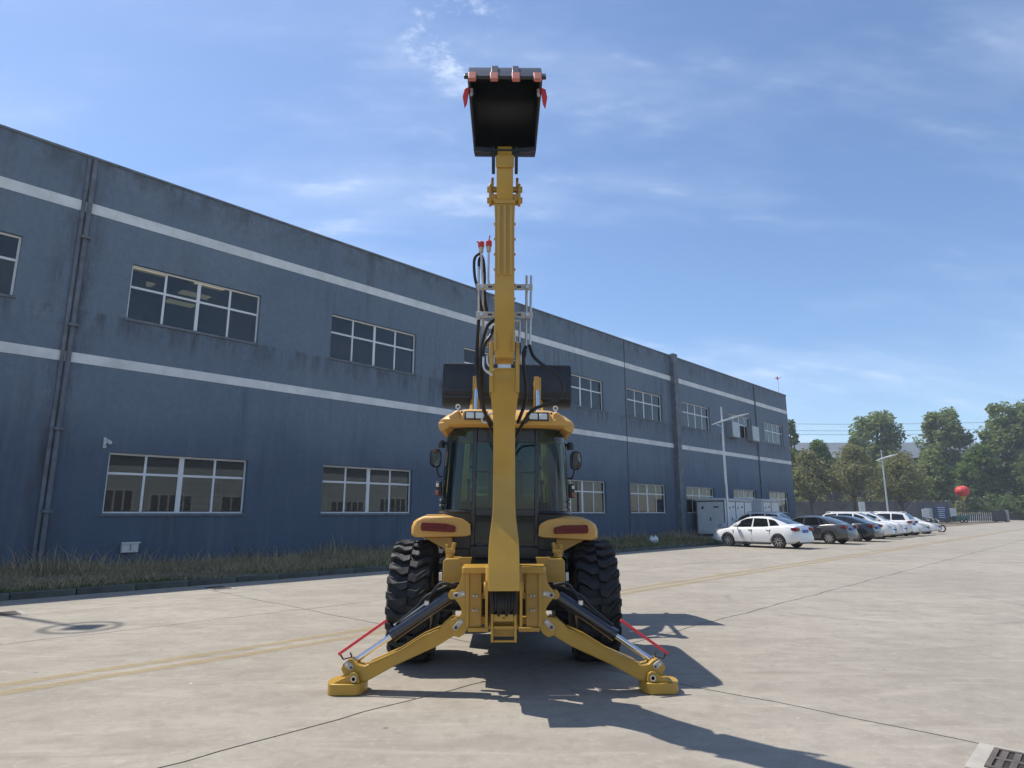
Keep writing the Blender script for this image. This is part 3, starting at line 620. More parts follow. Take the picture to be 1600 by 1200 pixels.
pipe([(-.09, 3.10), (-.122, 3.0), (-.178, 2.90), (-.185, 2.70), (-.195, 2.45), (-.12, 2.25)], hr, 'hydraulic_hose', 'hose', ys=[5.40, 5.35, 5.34, 5.40, 5.5, 5.62])
pipe([(-.223, 2.85), (-.235, 2.70), (-.215, 2.5), (-.16, 2.33), (-.08, 2.15)], hr, 'hydraulic_hose', 'hose', ys=[5.46, 5.48, 5.5, 5.56, 5.7])
pipe([(.219, 2.935), (.250, 2.817), (.325, 2.72), (.421, 2.636), (.475, 2.545), (.474, 2.467), (.429, 2.405), (.33, 2.383), (.242, 2.361), (.18, 2.29), (.10, 2.15)], hr+.001, 'hydraulic_hose', 'hose', ys=[5.42, 5.34, 5.25, 5.18, 5.14, 5.15, 5.2, 5.3, 5.4, 5.5, 5.6])
pipe([(.189, 2.925), (.165, 2.84), (.177, 2.675), (.190, 2.562), (.184, 2.449), (.12, 2.28)], hr+.002, 'hydraulic_hose', 'hose', ys=[5.42, 5.40, 5.42, 5.45, 5.52, 5.64])
pipe([(.130, 2.95), (.133, 2.84), (.168, 2.815), (.185, 2.88)], hr, 'hydraulic_hose', 'hose', 5.40)
# --- king post, hose bundle and guard
kp = part(MB().box(-.125, .125, 5.62, 5.80, .55, 1.10), 'king_post', 'yellow', None, .008)
for s_ in (-1, 1):
    part(MB().prism([(5.42, .60), (5.72, .56), (5.72, 1.06), (5.50, 1.06), (5.42, .95)], 'x', s_*.128, s_*.150), 'king_post_plate', 'yellow', kp, .004)
    part(MB().cyl((s_*.150, 5.55, .88), (s_*.166, 5.55, .88), .055), 'pin_cap', 'yellow', kp)
for k in range(9):
    x = -.085+k*.0213; z1 = .70+.02*math.sin(k*2.1)
    part(MB().tube(smooth_path([(x, 5.50, .95), (x*1.03, 5.44, .86), (x*1.05+.004*math.sin(k), 5.40, .78), (x, 5.44, z1), (x*.9, 5.56, .67)], 4), .0125, 8), 'bundled_hose', 'hose', kp, 0)
gd = part(MB().box(-.104, -.084, 5.42, 5.60, .482, .70).box(.084, .104, 5.42, 5.60, .482, .70), 'swing_guard', 'yellow', None, .003)
for z0, z1 in ((.482, .497), (.582, .604), (.640, .695)): part(MB().box(-.083, .083, 5.43, 5.45, z0, z1), 'crossbar', 'yellow', gd, .002)
part(MB().box(-.083, .083, 5.52, 5.54, .51, .58), 'inner_plate', 'yellow', gd, 0); part(MB().cyl((0, 5.43, .668), (0, 5.426, .668), .007, seg=8), 'hole', 'dark', gd, 0)
# --- rear frame
plate = [(-.365, .985), (-.195, .985), (-.195, .535), (-.305, .530), (-.34, .475), (-.385, .448), (-.43, .462), (-.448, .50), (-.44, .54), (-.388, .60), (-.366, .645), (-.37, .69), (-.40, .735),
         (-.432, .770), (-.440, .81), (-.424, .845), (-.395, .875), (-.375, .93)]
for s_ in (-1, 1):
    for y0 in (5.82, 6.04): fp = part(MB().prism(mirror_poly(plate, s_), 'y', y0, y0+.03), 'frame_plate', 'yellow', None, .004)
    part(MB().prism([(s_*.365, 5.76), (s_*.345, 5.735), (s_*.14, 5.735), (s_*.14, 6.10), (s_*.365, 6.10)], 'z', .985, 1.038), 'top_plate', 'yellow', None, .006)
    part(MB().box(min(s_*.30, s_*.33), max(s_*.30, s_*.33), 5.80, 5.819, .535, .984), 'stiffener', 'yellow', None, .003)
    part(MB().box(min(s_*.13, s_*.31), max(s_*.13, s_*.31), 5.79, 5.84, .498, .532), 'bottom_rail', 'yellow', None, .004)
    part(MB().box(min(s_*.13, s_*.195), max(s_*.13, s_*.195), 5.86, 5.93, .76, .81), 'side_clamp', 'yellow', None, .004)
    for x in (.235, .262):
        for z in (.672, .792): part(MB().cyl((s_*x, 5.819, z), (s_*x, 5.800, z), .0125, seg=6), 'bolt', 'pin', None, .002)
    for (x, z, a_) in ((-.385, .803, .22), (-.392, .553, .82)):
        pp = part(MB().prism(mirror_poly(rr(x, z, .105, .044, a_, 5, .012), s_), 'y', 5.811, 5.8195), 'pin_plate', 'pin', None, .003)
        part(MB().cyl((s_*(x-.028*math.cos(a_)), 5.811, z-.028*math.sin(a_)), (s_*(x-.028*math.cos(a_)), 5.798, z-.028*math.sin(a_)), .013, seg=10), 'pin_end', 'dark', pp, 0)
        part(MB().cyl((s_*(x+.03*math.cos(a_)), 5.811, z+.03*math.sin(a_)), (s_*(x+.03*math.cos(a_)), 5.800, z+.03*math.sin(a_)), .010, seg=8), 'bolt', 'steel', pp, 0)
    # yellow tanks and valves behind the frame
    pst = part(MB().prism([(s_*.575, .82), (s_*.575, 1.05), (s_*.55, 1.075), (s_*.42, 1.075), (s_*.375, 1.0), (s_*.375, .82)], 'y', 6.25, 6.55), 'frame_post', 'yellow', None, .008)
    part(MB().prism([(s_*.435, 1.09), (s_*.30, 1.09), (s_*.318, 1.0), (s_*.372, 1.0)], 'y', 6.20, 6.24), 'gusset', 'yellow', None, .004)
    part(MB().cyl((s_*.52, 6.38, 1.075), (s_*.52, 6.38, 1.12), .04, seg=10).box(min(s_*.47, s_*.56), max(s_*.47, s_*.56), 6.35, 6.42, 1.12, 1.16).cyl((s_*.545, 6.38, 1.16), (s_*.55, 6.38, 1.20), .018, seg=8).cyl((s_*.49, 6.38, 1.16), (s_*.475, 6.38, 1.215), .02, seg=8), 'breather_valve', 'yellow', pst, .003)
    part(MB().box(min(s_*.60, s_*.63), max(s_*.60, s_*.63), 6.46, 6.48, .85, .93), 'label_plate', 'white', None, .002)
part(MB().box(-.31, .31, 5.94, 6.02, .88, .975).box(-.31, .31, 5.94, 6.02, .535, .60), 'cross_beam', 'yellow', None, .006)
part(MB().box(-.30, .30, 6.10, 6.2, .5, 1.02), 'back_plate', 'dark', None, .006)
# --- stabiliser legs
leg = [(-.40, .60), (-.455, .606), (-.52, .552), (-.562, .512), (-.698, .456), (-.891, .340), (-1.19, .216), (-1.245, .226), (-1.285, .262), (-1.325, .266), (-1.372, .232), (-1.388, .195), (-1.345, .118), (-1.30, .075), (-1.215, .075),
       (-1.127, .113), (-.914, .225), (-.575, .373), (-.41, .470), (-.372, .52)]
pad = [(math.cos(a)*.08+sg*.085, math.sin(a)*.155) for sg, a in [(1, R(-90+i*18)) for i in range(11)]+[(-1, R(90+i*18)) for i in range(11)]]
for s_ in (-1, 1):
    lg = part(MB().prism(mirror_poly(leg, s_), 'y', 5.84, 5.99), 'stabiliser_leg', 'yellow', None, .008)
    part(MB().prism(mirror_poly(rr(-.405, .545, .13, .13, .8), s_), 'y', 5.828, 5.8395), 'hinge_boss', 'yellow', lg, .003)
    part(MB().prism(mirror_poly([(-.56, .519), (-.698, .463), (-.891, .347), (-1.15, .239), (-1.15, .228), (-.891, .334), (-.698, .450), (-.56, .505)], s_), 'y', 5.826, 6.004), 'top_flange', 'yellow', lg, .002)
    hp = part(MB().prism(mirror_poly(rr(-1.318, .222, .085, .05, -.6), s_), 'y', 5.826, 5.8395), 'pin_plate', 'pin', lg, .003)
    part(MB().cyl((s_*1.333, 5.826, .232), (s_*1.333, 5.815, .232), .014, seg=8), 'bolt', 'steel', lg, 0); part(MB().cyl((s_*1.298, 5.826, .208), (s_*1.298, 5.818, .208), .010, seg=8), 'bolt', 'dark', lg, 0)
    # foot
    ft = MB(); n_ = len(pad); outl = [(s_*1.335+x, 5.91+y) for x, y in [(px*1.0, py) for px, py in pad]]
    ft.prism(outl, 'z', .003, .092); ft = part(ft, 'stabiliser_pad', 'yellow', None, .006)
    br = [(-1.43, .093), (-1.41, .105), (-1.31, .150), (-1.285, .172), (-1.255, .178), (-1.228, .160), (-1.215, .093)]
    for y0 in (5.79, 6.02): part(MB().prism(mirror_poly(br, s_), 'y', y0, y0+.025), 'pad_bracket', 'yellow', ft, .003)
    part(MB().cyl((s_*1.262, 5.775, .128), (s_*1.262, 6.06, .128), .016, seg=10).cyl((s_*1.262, 5.775, .128), (s_*1.262, 5.784, .128), .026, seg=12), 'pivot_pin', 'steel', ft, 0)
    # cylinder
    A = Vector((s_*.452, 5.93, .792)); B = Vector((s_*1.30, 5.93, .232)); dv = (B-A).normalized(); upv = Vector((s_*.55, 0, .83))
    A2 = A+dv*.03; E_ = A+dv*.60
    cy = part(MB().lathe([(.030, 0), (.052, .008), (.052, .555), (.056, .56), (.056, .60), (.03, .605)], A2, dv, 24), 'stabiliser_cylinder', 'cylblack', None, 0)
    part(MB().cyl(E_, B-dv*.02, .024, seg=18), 'rod', 'chrome', cy, 0); part(MB().cyl(B+Vector((0, -.04, 0)), B+Vector((0, .04, 0)), .035), 'rod_eye', 'dark', cy, 0)
    part(MB().cyl(A+Vector((0, -.06, 0)), A+Vector((0, .06, 0)), .038), 'barrel_eye', 'yellow', cy, 0)
    part(MB().tube([E_-dv*.03+upv*.062, A2+dv*.20+upv*.064], .010, 8), 'feed_pipe', 'steel' if s_ < 0 else 'dark', cy, 0)
    part(MB().box(-.02, .02, -.02, .02, -.02, .02).xf(lambda x, y, z: Vector((x, y, z))+A2+dv*.20+upv*.064), 'fitting', 'steel', cy, .003)
    part(MB().tube(smooth_path([A2+dv*.20+upv*.075, A2+dv*.10+upv*.115, A2+dv*.0+upv*.13, A+Vector((-s_*.06, .03, .055)), A+Vector((-s_*.12, .12, .02))], 5), .013, 8), 'feed_hose', 'hose', cy, 0)
    part(MB().tube(smooth_path([E_-dv*.05+upv*.06, A2+dv*.3+upv*.085, A2+dv*.16+upv*.115, A+Vector((-s_*.02, .05, .085)), A+Vector((-s_*.12, .14, .04))], 5), .011, 8), 'feed_hose', 'hose', cy, 0)
    # red marker bar
    rb = part(MB().bar((s_*1.418, 5.86, .307), (s_*1.017, 5.86, .584), .022, .024), 'marker_bar', 'redbar', None, .003)
    part(MB().bar((s_*1.40, 5.86, .305), (s_*1.375, 5.86, .268), .02, .008).bar((s_*1.375, 5.86, .268), (s_*1.30, 5.86, .285), .02, .008).bar((s_*1.30, 5.86, .285), (s_*1.318, 5.86, .322), .02, .008), 'bar_bracket', 'dark', rb, 0)
# --- wheels
def make_wheel(x, y, side):
    Rt, wd = .605, .43; c = (x, y, .60); hub = thing_part = None
    pr = [(.33, -.17), (.38, -.195), (.46, -.215), (.52, -.212), (.555, -.19), (.565, -.10), (.567, 0), (.565, .10), (.555, .19), (.52, .212), (.46, .215), (.38, .195), (.33, .17)]
    wh = MB().lathe(pr+[(.30, .15), (.30, -.15)], (0, 0, 0), (1, 0, 0), 48, True).build('wheel', 'rubber', mach); wh.location = ((x-OFF[0])*S, (y-OFF[1])*S, .60*S)
    rim = MB().lathe([(.335, -.165), (.335, -.14), (.28, -.13), (.26, -.03*side), (.13, .01*side), (.12, .05*side), (.0, .05*side)], (0, 0, 0), (1, 0, 0), 32).build('rim', 'yellow2', wh)
    MB().lathe([(.335, .165), (.335, .14), (.28, .13), (.27, 0)], (0, 0, 0), (1, 0, 0), 32).build('rim', 'yellow2', wh)
    return wh
lug_m = {}
def lug_mesh(sd):
    # block bar: straight near the middle, swept towards the shoulder
    pts = [(.0, -.02), (.07, -.05), (.15, .03), (.213, .055), (.213, .155), (.15, .125), (.085, .055), (.0, .075)]
    top, bot = [], []
    for u, a in pts:
        r_ = .612 if u < .2 else .585; th = a*.76/.6; top.append((sd*u, r_*math.sin(th), r_*math.cos(th)))
        r_ = .555 if u < .2 else .50; uu = u if u < .2 else .2135; bot.append((sd*uu, r_*math.sin(th), r_*math.cos(th)))
    n = len(pts); m = MB().add(top+bot, [tuple(range(n)), tuple(range(2*n-1, n-1, -1))]+[(i, (i+1) % n, n+(i+1) % n, n+i) for i in range(n)])
    me = m.mesh('tread_lug', smooth=0); me.materials.append(M['rubber']); return me
for sd in (-1, 1): lug_m[sd] = lug_mesh(sd)
NL = 25
for (x, y) in ((-.945, 7.13), (.945, 7.13), (-.90, 9.35), (.90, 9.35)):
    wh = make_wheel(x, y, 1 if x > 0 else -1)
    for k in range(NL):
        for sd in (-1, 1):
            o = bpy.data.objects.new('tread_lug', lug_m[sd]); C.objects.link(o); o.parent = wh
            o.rotation_euler = (2*math.pi*(k+(.5 if sd > 0 else 0))/NL, 0, 0)
            bv = o.modifiers.new('bevel', 'BEVEL'); bv.width = .008; bv.segments = 1
part(MB().cyl((-.80, 7.13, .60), (.80, 7.13, .60), .12).lathe([(.0, -.2), (.18, -.16), (.23, 0), (.18, .16), (0, .2)], (0, 7.13, .60), (0, 1, 0), 20), 'rear_axle', 'dark', None, 0)
part(MB().cyl((-.75, 9.35, .60), (.75, 9.35, .60), .11), 'front_axle', 'dark', None, 0)
# --- chassis and bonnet
part(MB().box(-.34, .34, 6.22, 10.1, .52, .92), 'chassis', 'dark', None, .01)
bn = part(MB().prism([(8.45, .92), (8.45, 1.74), (9.4, 1.66), (10.05, 1.50), (10.22, 1.3), (10.22, .92)], 'x', -.42, .42), 'bonnet', 'yellow2', None, .04, True)
part(MB().box(-.33, .33, 10.221, 10.24, .98, 1.30), 'grille', 'black', bn, .005, True)
for s_ in (-1, 1): part(MB().box(min(s_*.43, s_*.66), max(s_*.43, s_*.66), 7.85, 8.7, .52, .98), 'side_tank', 'black', None, .02, True)
# --- rear fenders
fen = [(-.962, 1.262), (-.966, 1.335), (-.945, 1.395), (-.90, 1.428), (-.845, 1.452), (-.65, 1.462), (-.56, 1.445), (-.485, 1.405), (-.462, 1.345), (-.452, 1.262), (-.50, 1.248), (-.93, 1.235)]
for s_ in (-1, 1):
    F = [(x*s_, z) for x, z in fen]; m = MB(); ys = [(6.70, .90), (6.73, .98), (6.80, 1.0), (7.35, 1.0), (7.62, .97), (7.72, .85)]
    vs = []; cxx, czz = s_*.70, 1.34
    for y, k in ys: vs += [(cxx+(x-cxx)*k, y, czz+(z-czz)*k-(.25*max(0, y-7.3))) for x, z in F]
    n_ = len(F); fs = [tuple(range(n_)), tuple((len(ys)-1)*n_+k for k in range(n_-1, -1, -1))]+[(i*n_+k, i*n_+(k+1) % n_, (i+1)*n_+(k+1) % n_, (i+1)*n_+k) for i in range(len(ys)-1) for k in range(n_)]
    fd = part(m.add(vs, fs), 'fender', 'yellow2', None, .008, True, 50)
    part(MB().prism(mirror_poly([(-.84, 1.452), (-.81, 1.468), (-.66, 1.475), (-.57, 1.455), (-.54, 1.445), (-.65, 1.448)], s_), 'y', 6.82, 7.4), 'fender_crown', 'yellow2', fd, .01, True)
    lampz = [(-.856, 1.338), (-.846, 1.306), (-.515, 1.297), (-.498, 1.314), (-.505, 1.358), (-.60, 1.382), (-.846, 1.390)]
    tl = part(MB().prism(mirror_poly(lampz, s_), 'y', 6.672, 6.712), 'tail_lamp', 'lamp_red', fd, .006, True)
    part(MB().prism(mirror_poly([(-.80, 1.336), (-.79, 1.350), (-.60, 1.346), (-.585, 1.332)], s_), 'y', 6.664, 6.680), 'lens_bar', 'lamp_red', fd, .004, True)
    part(MB().prism(mirror_poly([(-.45, 1.40), (-.358, 1.372), (-.358, 1.295), (-.45, 1.275)], s_), 'y', 6.80, 7.0), 'fender_inner', 'yellow2', fd, .006, True)
    part(MB().prism(mirror_poly([(-.85, 1.236), (-.55, 1.24), (-.53, 1.10), (-.60, 1.02), (-.63, 1.12)], s_), 'y', 6.90, 7.0), 'fender_stay', 'yellow', fd, .006, True)
# --- cab
cab = part(MB().box(-.52, .52, 7.0, 8.40, .94, 1.12).box(-.50, .50, 8.30, 8.42, 1.12, 1.46), 'cab_floor', 'black', None, .01, True)
def cabx(z): return .762-(z-1.5)*.075     # half width of the cab at height z
def corner(s_, z):
    hw = cabx(z); base = [(.352, 6.955), (.40, 6.963), (.46, 6.985), (.52, 7.02), (.575, 7.07), (.62, 7.14), (.655, 7.23), (.68, 7.36), (.695, 7.52), (.70, 7.70)]
    k = hw/.70; return [(s_*(.352+(x-.352)*(hw-.352)/(.70-.352)), y, z) for x, y in base]
for s_ in (-1, 1):
    zs_ = [1.525, 1.75, 2.0, 2.2, 2.40]; rows = [corner(s_, z) for z in zs_]; n_ = len(rows[0])
    cg = part(MB().add([p for r in rows for p in r], [(i*n_+k, i*n_+k+1, (i+1)*n_+k+1, (i+1)*n_+k) for i in range(len(rows)-1) for k in range(n_-1)]), 'corner_glass', 'cabglass', cab, 0, True, 60)
    lo = corner(s_, 1.505); part(MB().tube(lo, .016, 8), 'glass_rail', 'black', cab, 0, True)
    lo = corner(s_, 2.42); part(MB().tube(lo, .022, 8), 'glass_rail', 'black', cab, 0, True)
    part(MB().bar((s_*.335, 6.96, 1.05), (s_*.335, 6.96, 2.43), .045, .05, (0, 1, 0)), 'rear_pillar', 'black', cab, .008, True)
    part(MB().bar((s_*.755, 7.74, 1.10), (s_*.690, 7.74, 2.40), .04, .06, (0, 1, 0)), 'side_pillar', 'black', cab, .008, True)
    part(MB().bar((s_*.735, 8.36, 1.10), (s_*.675, 8.30, 2.40), .05, .06, (0, 1, 0)), 'front_pillar', 'black', cab, .008, True)
    part(MB().add([(s_*.755, 7.78, 1.2), (s_*.735, 8.33, 1.2), (s_*.68, 8.28, 2.38), (s_*.693, 7.78, 2.38)], [(0, 1, 2, 3)]), 'side_glass', 'cabglass', cab, 0, True)
    part(MB().bar((s_*.755, 7.72, 1.18), (s_*.735, 8.36, 1.18), .03, .05), 'door_sill', 'black', cab, .006, True)
    part(MB().prism([(s_*.36, 1.495), (s_*.71, 1.495), (s_*.64, 1.10), (s_*.36, 1.10)], 'y', 7.05, 7.10), 'lower_panel', 'black', cab, .006, True)
    for z in (1.57, 1.63): part(MB().cyl((s_*.700, 7.215, z), (s_*.716, 7.19, z), .010, seg=8), 'glass_clip', 'steel', cab, 0, True)
    for z in (1.59, 1.98): part(MB().cyl((s_*.38, 6.955, z), (s_*.38, 6.93, z), .011, seg=8), 'hinge', 'dark', cab, 0, True)
part(MB().box(-.312, .312, 6.958, 6.964, 1.54, 2.25), 'rear_glass', 'cabglass', cab, 0, True)
part(MB().box(-.312, .312, 6.945, 6.975, 1.925, 1.937), 'glass_seam', 'black', cab, 0, True)
part(MB().box(-.312, .312, 6.94, 6.98, 2.25, 2.43), 'header', 'black', cab, .005, True)
part(MB().box(-.312, .312, 6.93, 6.98, 1.46, 1.54), 'mid_rail', 'black', cab, .008, True)
part(MB().box(-.312, .312, 6.965, 6.971, 1.16, 1.46), 'lower_glass', 'cabglass', cab, 0, True)
part(MB().box(-.36, .36, 6.90, 6.99, 1.02, 1.16), 'rear_sill', 'black', cab, .02, True)
part(MB().box(-.655, .655, 8.34, 8.346, 1.46, 2.40), 'windscreen', 'cabglass', cab, 0, True)
st = part(MB().box(-.21, .21, 7.45, 7.90, 1.42, 1.56), 'seat', 'seat', None, .04, True)
part(MB().prism([(7.38, 1.54), (7.52, 1.54), (7.44, 2.10), (7.33, 2.10)], 'x', -.20, .20), 'backrest', 'seat', st, .04, True)
part(MB().box(-.11, .11, 7.33, 7.41, 2.12, 2.27), 'headrest', 'seat', st, .03, True); part(MB().box(-.16, .16, 7.5, 7.8, 1.12, 1.42), 'seat_base', 'dark', st, .01, True)
cs = part(MB().cyl((0, 8.20, 1.12), (0, 8.05, 1.72), .045, seg=12), 'steering_column', 'dark', None, 0, True)
sw_ = [(.17*math.cos(a*math.pi/9), 8.05-.06*math.sin(a*math.pi/9), 1.73+.16*math.sin(a*math.pi/9)) for a in range(19)]
part(MB().tube(sw_, .014, 8, False).bar((-.16, 8.05, 1.73), (.16, 8.05, 1.73), .02, .02), 'steering_wheel', 'dark', cs, 0, True)
for x in (-.42, .42): part(MB().box(x-.09, x+.09, 7.35, 8.0, 1.12, 1.62).cyl((x, 7.45, 1.62), (x, 7.43, 1.82), .012, seg=8).cyl((x, 7.43, 1.82), (x, 7.43, 1.87), .025, seg=10), 'lever_console', 'dark', cab, .02, True)
# --- cab roof
rf_rows = [(2.405, .62, 6.90, 8.44), (2.392, .70, 6.78, 8.50), (2.415, .738, 6.73, 8.54), (2.465, .735, 6.72, 8.55), (2.52, .67, 6.76, 8.52), (2.565, .60, 6.83, 8.46), (2.60, .52, 6.90, 8.38), (2.612, .42, 6.98, 8.3)]
m = MB(); n_ = 40; vs = []
for z, hx, y0, y1 in rf_rows:
    for k in range(n_):
        a = 2*math.pi*k/n_; cx_, sy_ = math.cos(a), math.sin(a); e = .20
        vs.append((hx*math.copysign(abs(cx_)**e, cx_), (y0+y1)/2+(y1-y0)/2*math.copysign(abs(sy_)**e, sy_), z))
m.add(vs, [tuple(range(n_-1, -1, -1)), tuple((len(rf_rows)-1)*n_+k for k in range(n_))]+[(i*n_+k, i*n_+(k+1) % n_, (i+1)*n_+(k+1) % n_, (i+1)*n_+k) for i in range(len(rf_rows)-1) for k in range(n_)])
rf = part(m, 'cab_roof', 'yellow2', None, 0, True, 25)
for s_ in (-1, 1):
    part(MB().prism(mirror_poly([(-.475, 2.45), (-.455, 2.56), (-.20, 2.56), (-.19, 2.45)], s_), 'y', 6.715, 6.86), 'lamp_housing', 'yellow2', rf, .012, True)
    part(MB().prism(mirror_poly([(-.448, 2.455), (-.440, 2.545), (-.222, 2.545), (-.216, 2.455)], s_), 'y', 6.700, 6.714), 'lamp_recess', 'black', rf, .004, True)
    for x in (-.385, -.285):
        wlm = part(MB().box(min(s_*(x-.042), s_*(x+.042)), max(s_*(x-.042), s_*(x+.042)), 6.675, 6.70, 2.468, 2.530), 'work_lamp', 'lens', rf, .006, True)
    part(MB().prism(mirror_poly([(-.60, 2.40), (-.50, 2.42), (-.49, 2.55), (-.53, 2.57), (-.62, 2.50)], s_), 'y', 6.735, 6.90), 'roof_corner', 'yellow2', rf, .03, True)
    part(MB().prism(mirror_poly([(-.728, 2.43), (-.712, 2.352), (-.66, 2.345), (-.585, 2.40), (-.60, 2.44)], s_), 'y', 6.765, 7.9), 'roof_skirt', 'yellow2', rf, .012, True)
    ring = [(s_*.535+.022*math.cos(a*math.pi/6), 6.93, 2.63+.022*math.sin(a*math.pi/6)) for a in range(13)]
    part(MB().tube(ring, .008, 8, False).cyl((s_*.535, 6.93, 2.57), (s_*.535, 6.93, 2.61), .012, seg=8), 'lifting_eye', 'steel', rf, 0, True)
    part(MB().cyl((s_*.475, 6.74, 2.545), (s_*.475, 6.705, 2.535), .012, seg=8), 'screw', 'black', rf, 0, True)
part(MB().tube(smooth_path([(-.15, 6.72, 2.53), (-.26, 6.70, 2.49), (-.24, 6.70, 2.43), (-.15, 6.68, 2.43), (-.10, 6.68, 2.435)], 4), .010, 8), 'steel_pipe', 'steel', rf, 0, True)
part(MB().tube(smooth_path([(.15, 6.68, 2.43), (.20, 6.70, 2.44), (.25, 6.70, 2.50), (.30, 6.75, 2.58)], 4), .016, 8), 'hydraulic_hose', 'hose', rf, 0, True)
# --- mirrors and side lamps
for s_ in (-1, 1):
    mc = Vector((s_*.825, 7.55, 2.115)); m = MB(); a0 = .12*s_
    def oval(k, dy): return [(mc.x+.064*k*math.copysign(abs(math.cos(t))**.7, math.cos(t)), mc.y+dy-.45*s_*(s_*.072*k*math.cos(t))*s_-.06*(.118*k*math.sin(t)), mc.z+.106*k*math.copysign(abs(math.sin(t))**.7, math.sin(t))) for t in [2*math.pi*q/24 for q in range(24)]]
    rows = [oval(1, 0), oval(1.05, .012), oval(.95, .035), oval(.5, .055)]
    vs = [p for r in rows for p in r]; fs = [(i*24+k, i*24+(k+1) % 24, (i+1)*24+(k+1) % 24, (i+1)*24+k) for i in range(3) for k in range(24)]+[tuple(range(24)), tuple(72+k for k in range(23, -1, -1))]
    mm_ = part(m.add(vs, fs), 'wing_mirror', 'black', None, 0, True)
    ov = oval(.90, -.003); part(MB().add(ov, [tuple(range(24))]), 'mirror_glass', 'mirror', mm_, 0, True, 0)
    part(MB().tube(smooth_path([(s_*.81, 7.57, 2.02), (s_*.80, 7.58, 1.95), (s_*.78, 7.62, 1.91), (s_*.73, 7.68, 1.91)], 4), .010, 8), 'mirror_arm', 'black', mm_, 0, True)
    part(MB().lathe([(.0, 0), (.04, .0), (.045, .05), (.03, .09), (0, .09)], (s_*.765, 7.60, 2.24), (0, 0, 1), 14).cyl((s_*.70, 7.64, 2.30), (s_*.765, 7.6, 2.30), .018, seg=8), 'side_lamp', 'dark', None, 0, True)
    sl = part(MB().box(min(s_*.738, s_*.805), max(s_*.738, s_*.805), 7.52, 7.60, 1.68, 1.84), 'marker_lamp', 'dark', None, .01, True)
    part(MB().box(min(s_*.768, s_*.802), max(s_*.768, s_*.802), 7.50, 7.52, 1.69, 1.74), 'marker_lens', 'tooth', sl, .004, True); part(MB().box(min(s_*.768, s_*.802), max(s_*.768, s_*.802), 7.50, 7.52, 1.78, 1.82), 'marker_lens', 'lens', sl, .004, True)
# --- loader arms and bucket
for s_ in (-1, 1):
    arm = [(8.62, 1.42), (8.52, 1.60), (8.62, 1.78), (9.15, 2.52), (9.55, 2.90), (9.95, 3.12), (10.20, 3.30), (10.30, 3.22), (10.22, 3.10), (9.9, 2.86), (9.45, 2.45), (8.92, 1.62), (8.80, 1.42)]
    la = part(MB().prism(arm, 'x', s_*.50, s_*.58), 'loader_arm', 'yellow', None, .01, True)
    part(MB().prism([(9.28, 2.86), (9.40, 2.86), (9.37, 3.44), (9.22, 3.46), (9.20, 3.34)], 'x', s_*.40, s_*.425), 'tilt_lever', 'yellow', la, .006, True)
    part(MB().prism([(9.28, 2.86), (9.40, 2.86), (9.37, 3.44), (9.22, 3.46), (9.20, 3.34)], 'x', s_*.475, s_*.50), 'tilt_lever', 'yellow', la, .006, True)
    part(MB().bar((s_*.45, 9.22, 3.26), (s_*.43, 9.21, 3.47), .07, .03, (0, 1, 0)), 'lever_head', 'yellow', la, .005, True)
    part(MB().cyl((s_*.45, 8.9, 2.25), (s_*.45, 9.12, 2.85), .05), 'tilt_cylinder', 'cylblack', la, 0, True)
    part(MB().cyl((s_*.45, 9.10, 2.83), (s_*.45, 9.24, 3.30), .028), 'tilt_rod', 'chrome', la, 0, True)
    part(MB().bar((s_*.45, 9.30, 3.40), (s_*.45, 10.20, 3.55), .05, .06), 'tilt_link', 'yellow', la, .006, True)
    part(MB().cyl((s_*.54, 8.7, 1.2), (s_*.54, 9.25, 2.35), .05), 'lift_cylinder', 'cylblack', la, 0, True)
part(MB().cyl((-.5, 9.55, 2.72), (.5, 9.55, 2.72), .07), 'arm_cross_tube', 'yellow', None, 0, True)
part(MB().box(-.45, .45, 8.45, 8.75, .95, 1.6), 'loader_tower', 'yellow', None, .02, True)
lp = smooth_path([(10.24, 0, 3.87), (10.21, 0, 3.72), (10.20, 0, 3.55), (10.20, 0, 3.38), (10.27, 0, 3.25), (10.42, 0, 3.19), (10.75, 0, 3.25), (11.12, 0, 3.36)], 3)
lo_ = [(p.x, p.z) for p in lp]; li_ = [(a+(10.62-a)*.05, b+(3.55-b)*.06) for a, b in lo_]
lb = part(MB().prism(lo_+li_[::-1], 'x', -1.02, 1.02), 'loader_bucket', 'bucket', None, 0, True)
for s_ in (-1, 1): part(MB().prism(lo_+[(10.9, 3.56)], 'x', s_*1.02, s_*1.045), 'side_plate', 'bucket', lb, 0, True)
part(MB().box(-1.02, 1.02, 10.175, 10.20, 3.40, 3.45).box(-1.02, 1.02, 10.18, 10.21, 3.31, 3.345), 'back_rib', 'bucket', lb, .004, True)
part(MB().box(-1.03, 1.03, 10.225, 10.26, 3.85, 3.885), 'spill_edge', 'bucket', lb, .004, True)
for x in (-.75, -.25, .25, .75): part(MB().bar((x, 11.02, 3.33), (x, 11.22, 3.40), .06, .03), 'tooth', 'bucket', lb, .004, True)
for s_ in (-1, 1): part(MB().prism([(10.21, 3.26), (10.21, 3.62), (10.12, 3.55), (10.12, 3.28)], 'x', s_*.47, s_*.50), 'hinge_plate', 'bucket', lb, .004, True)

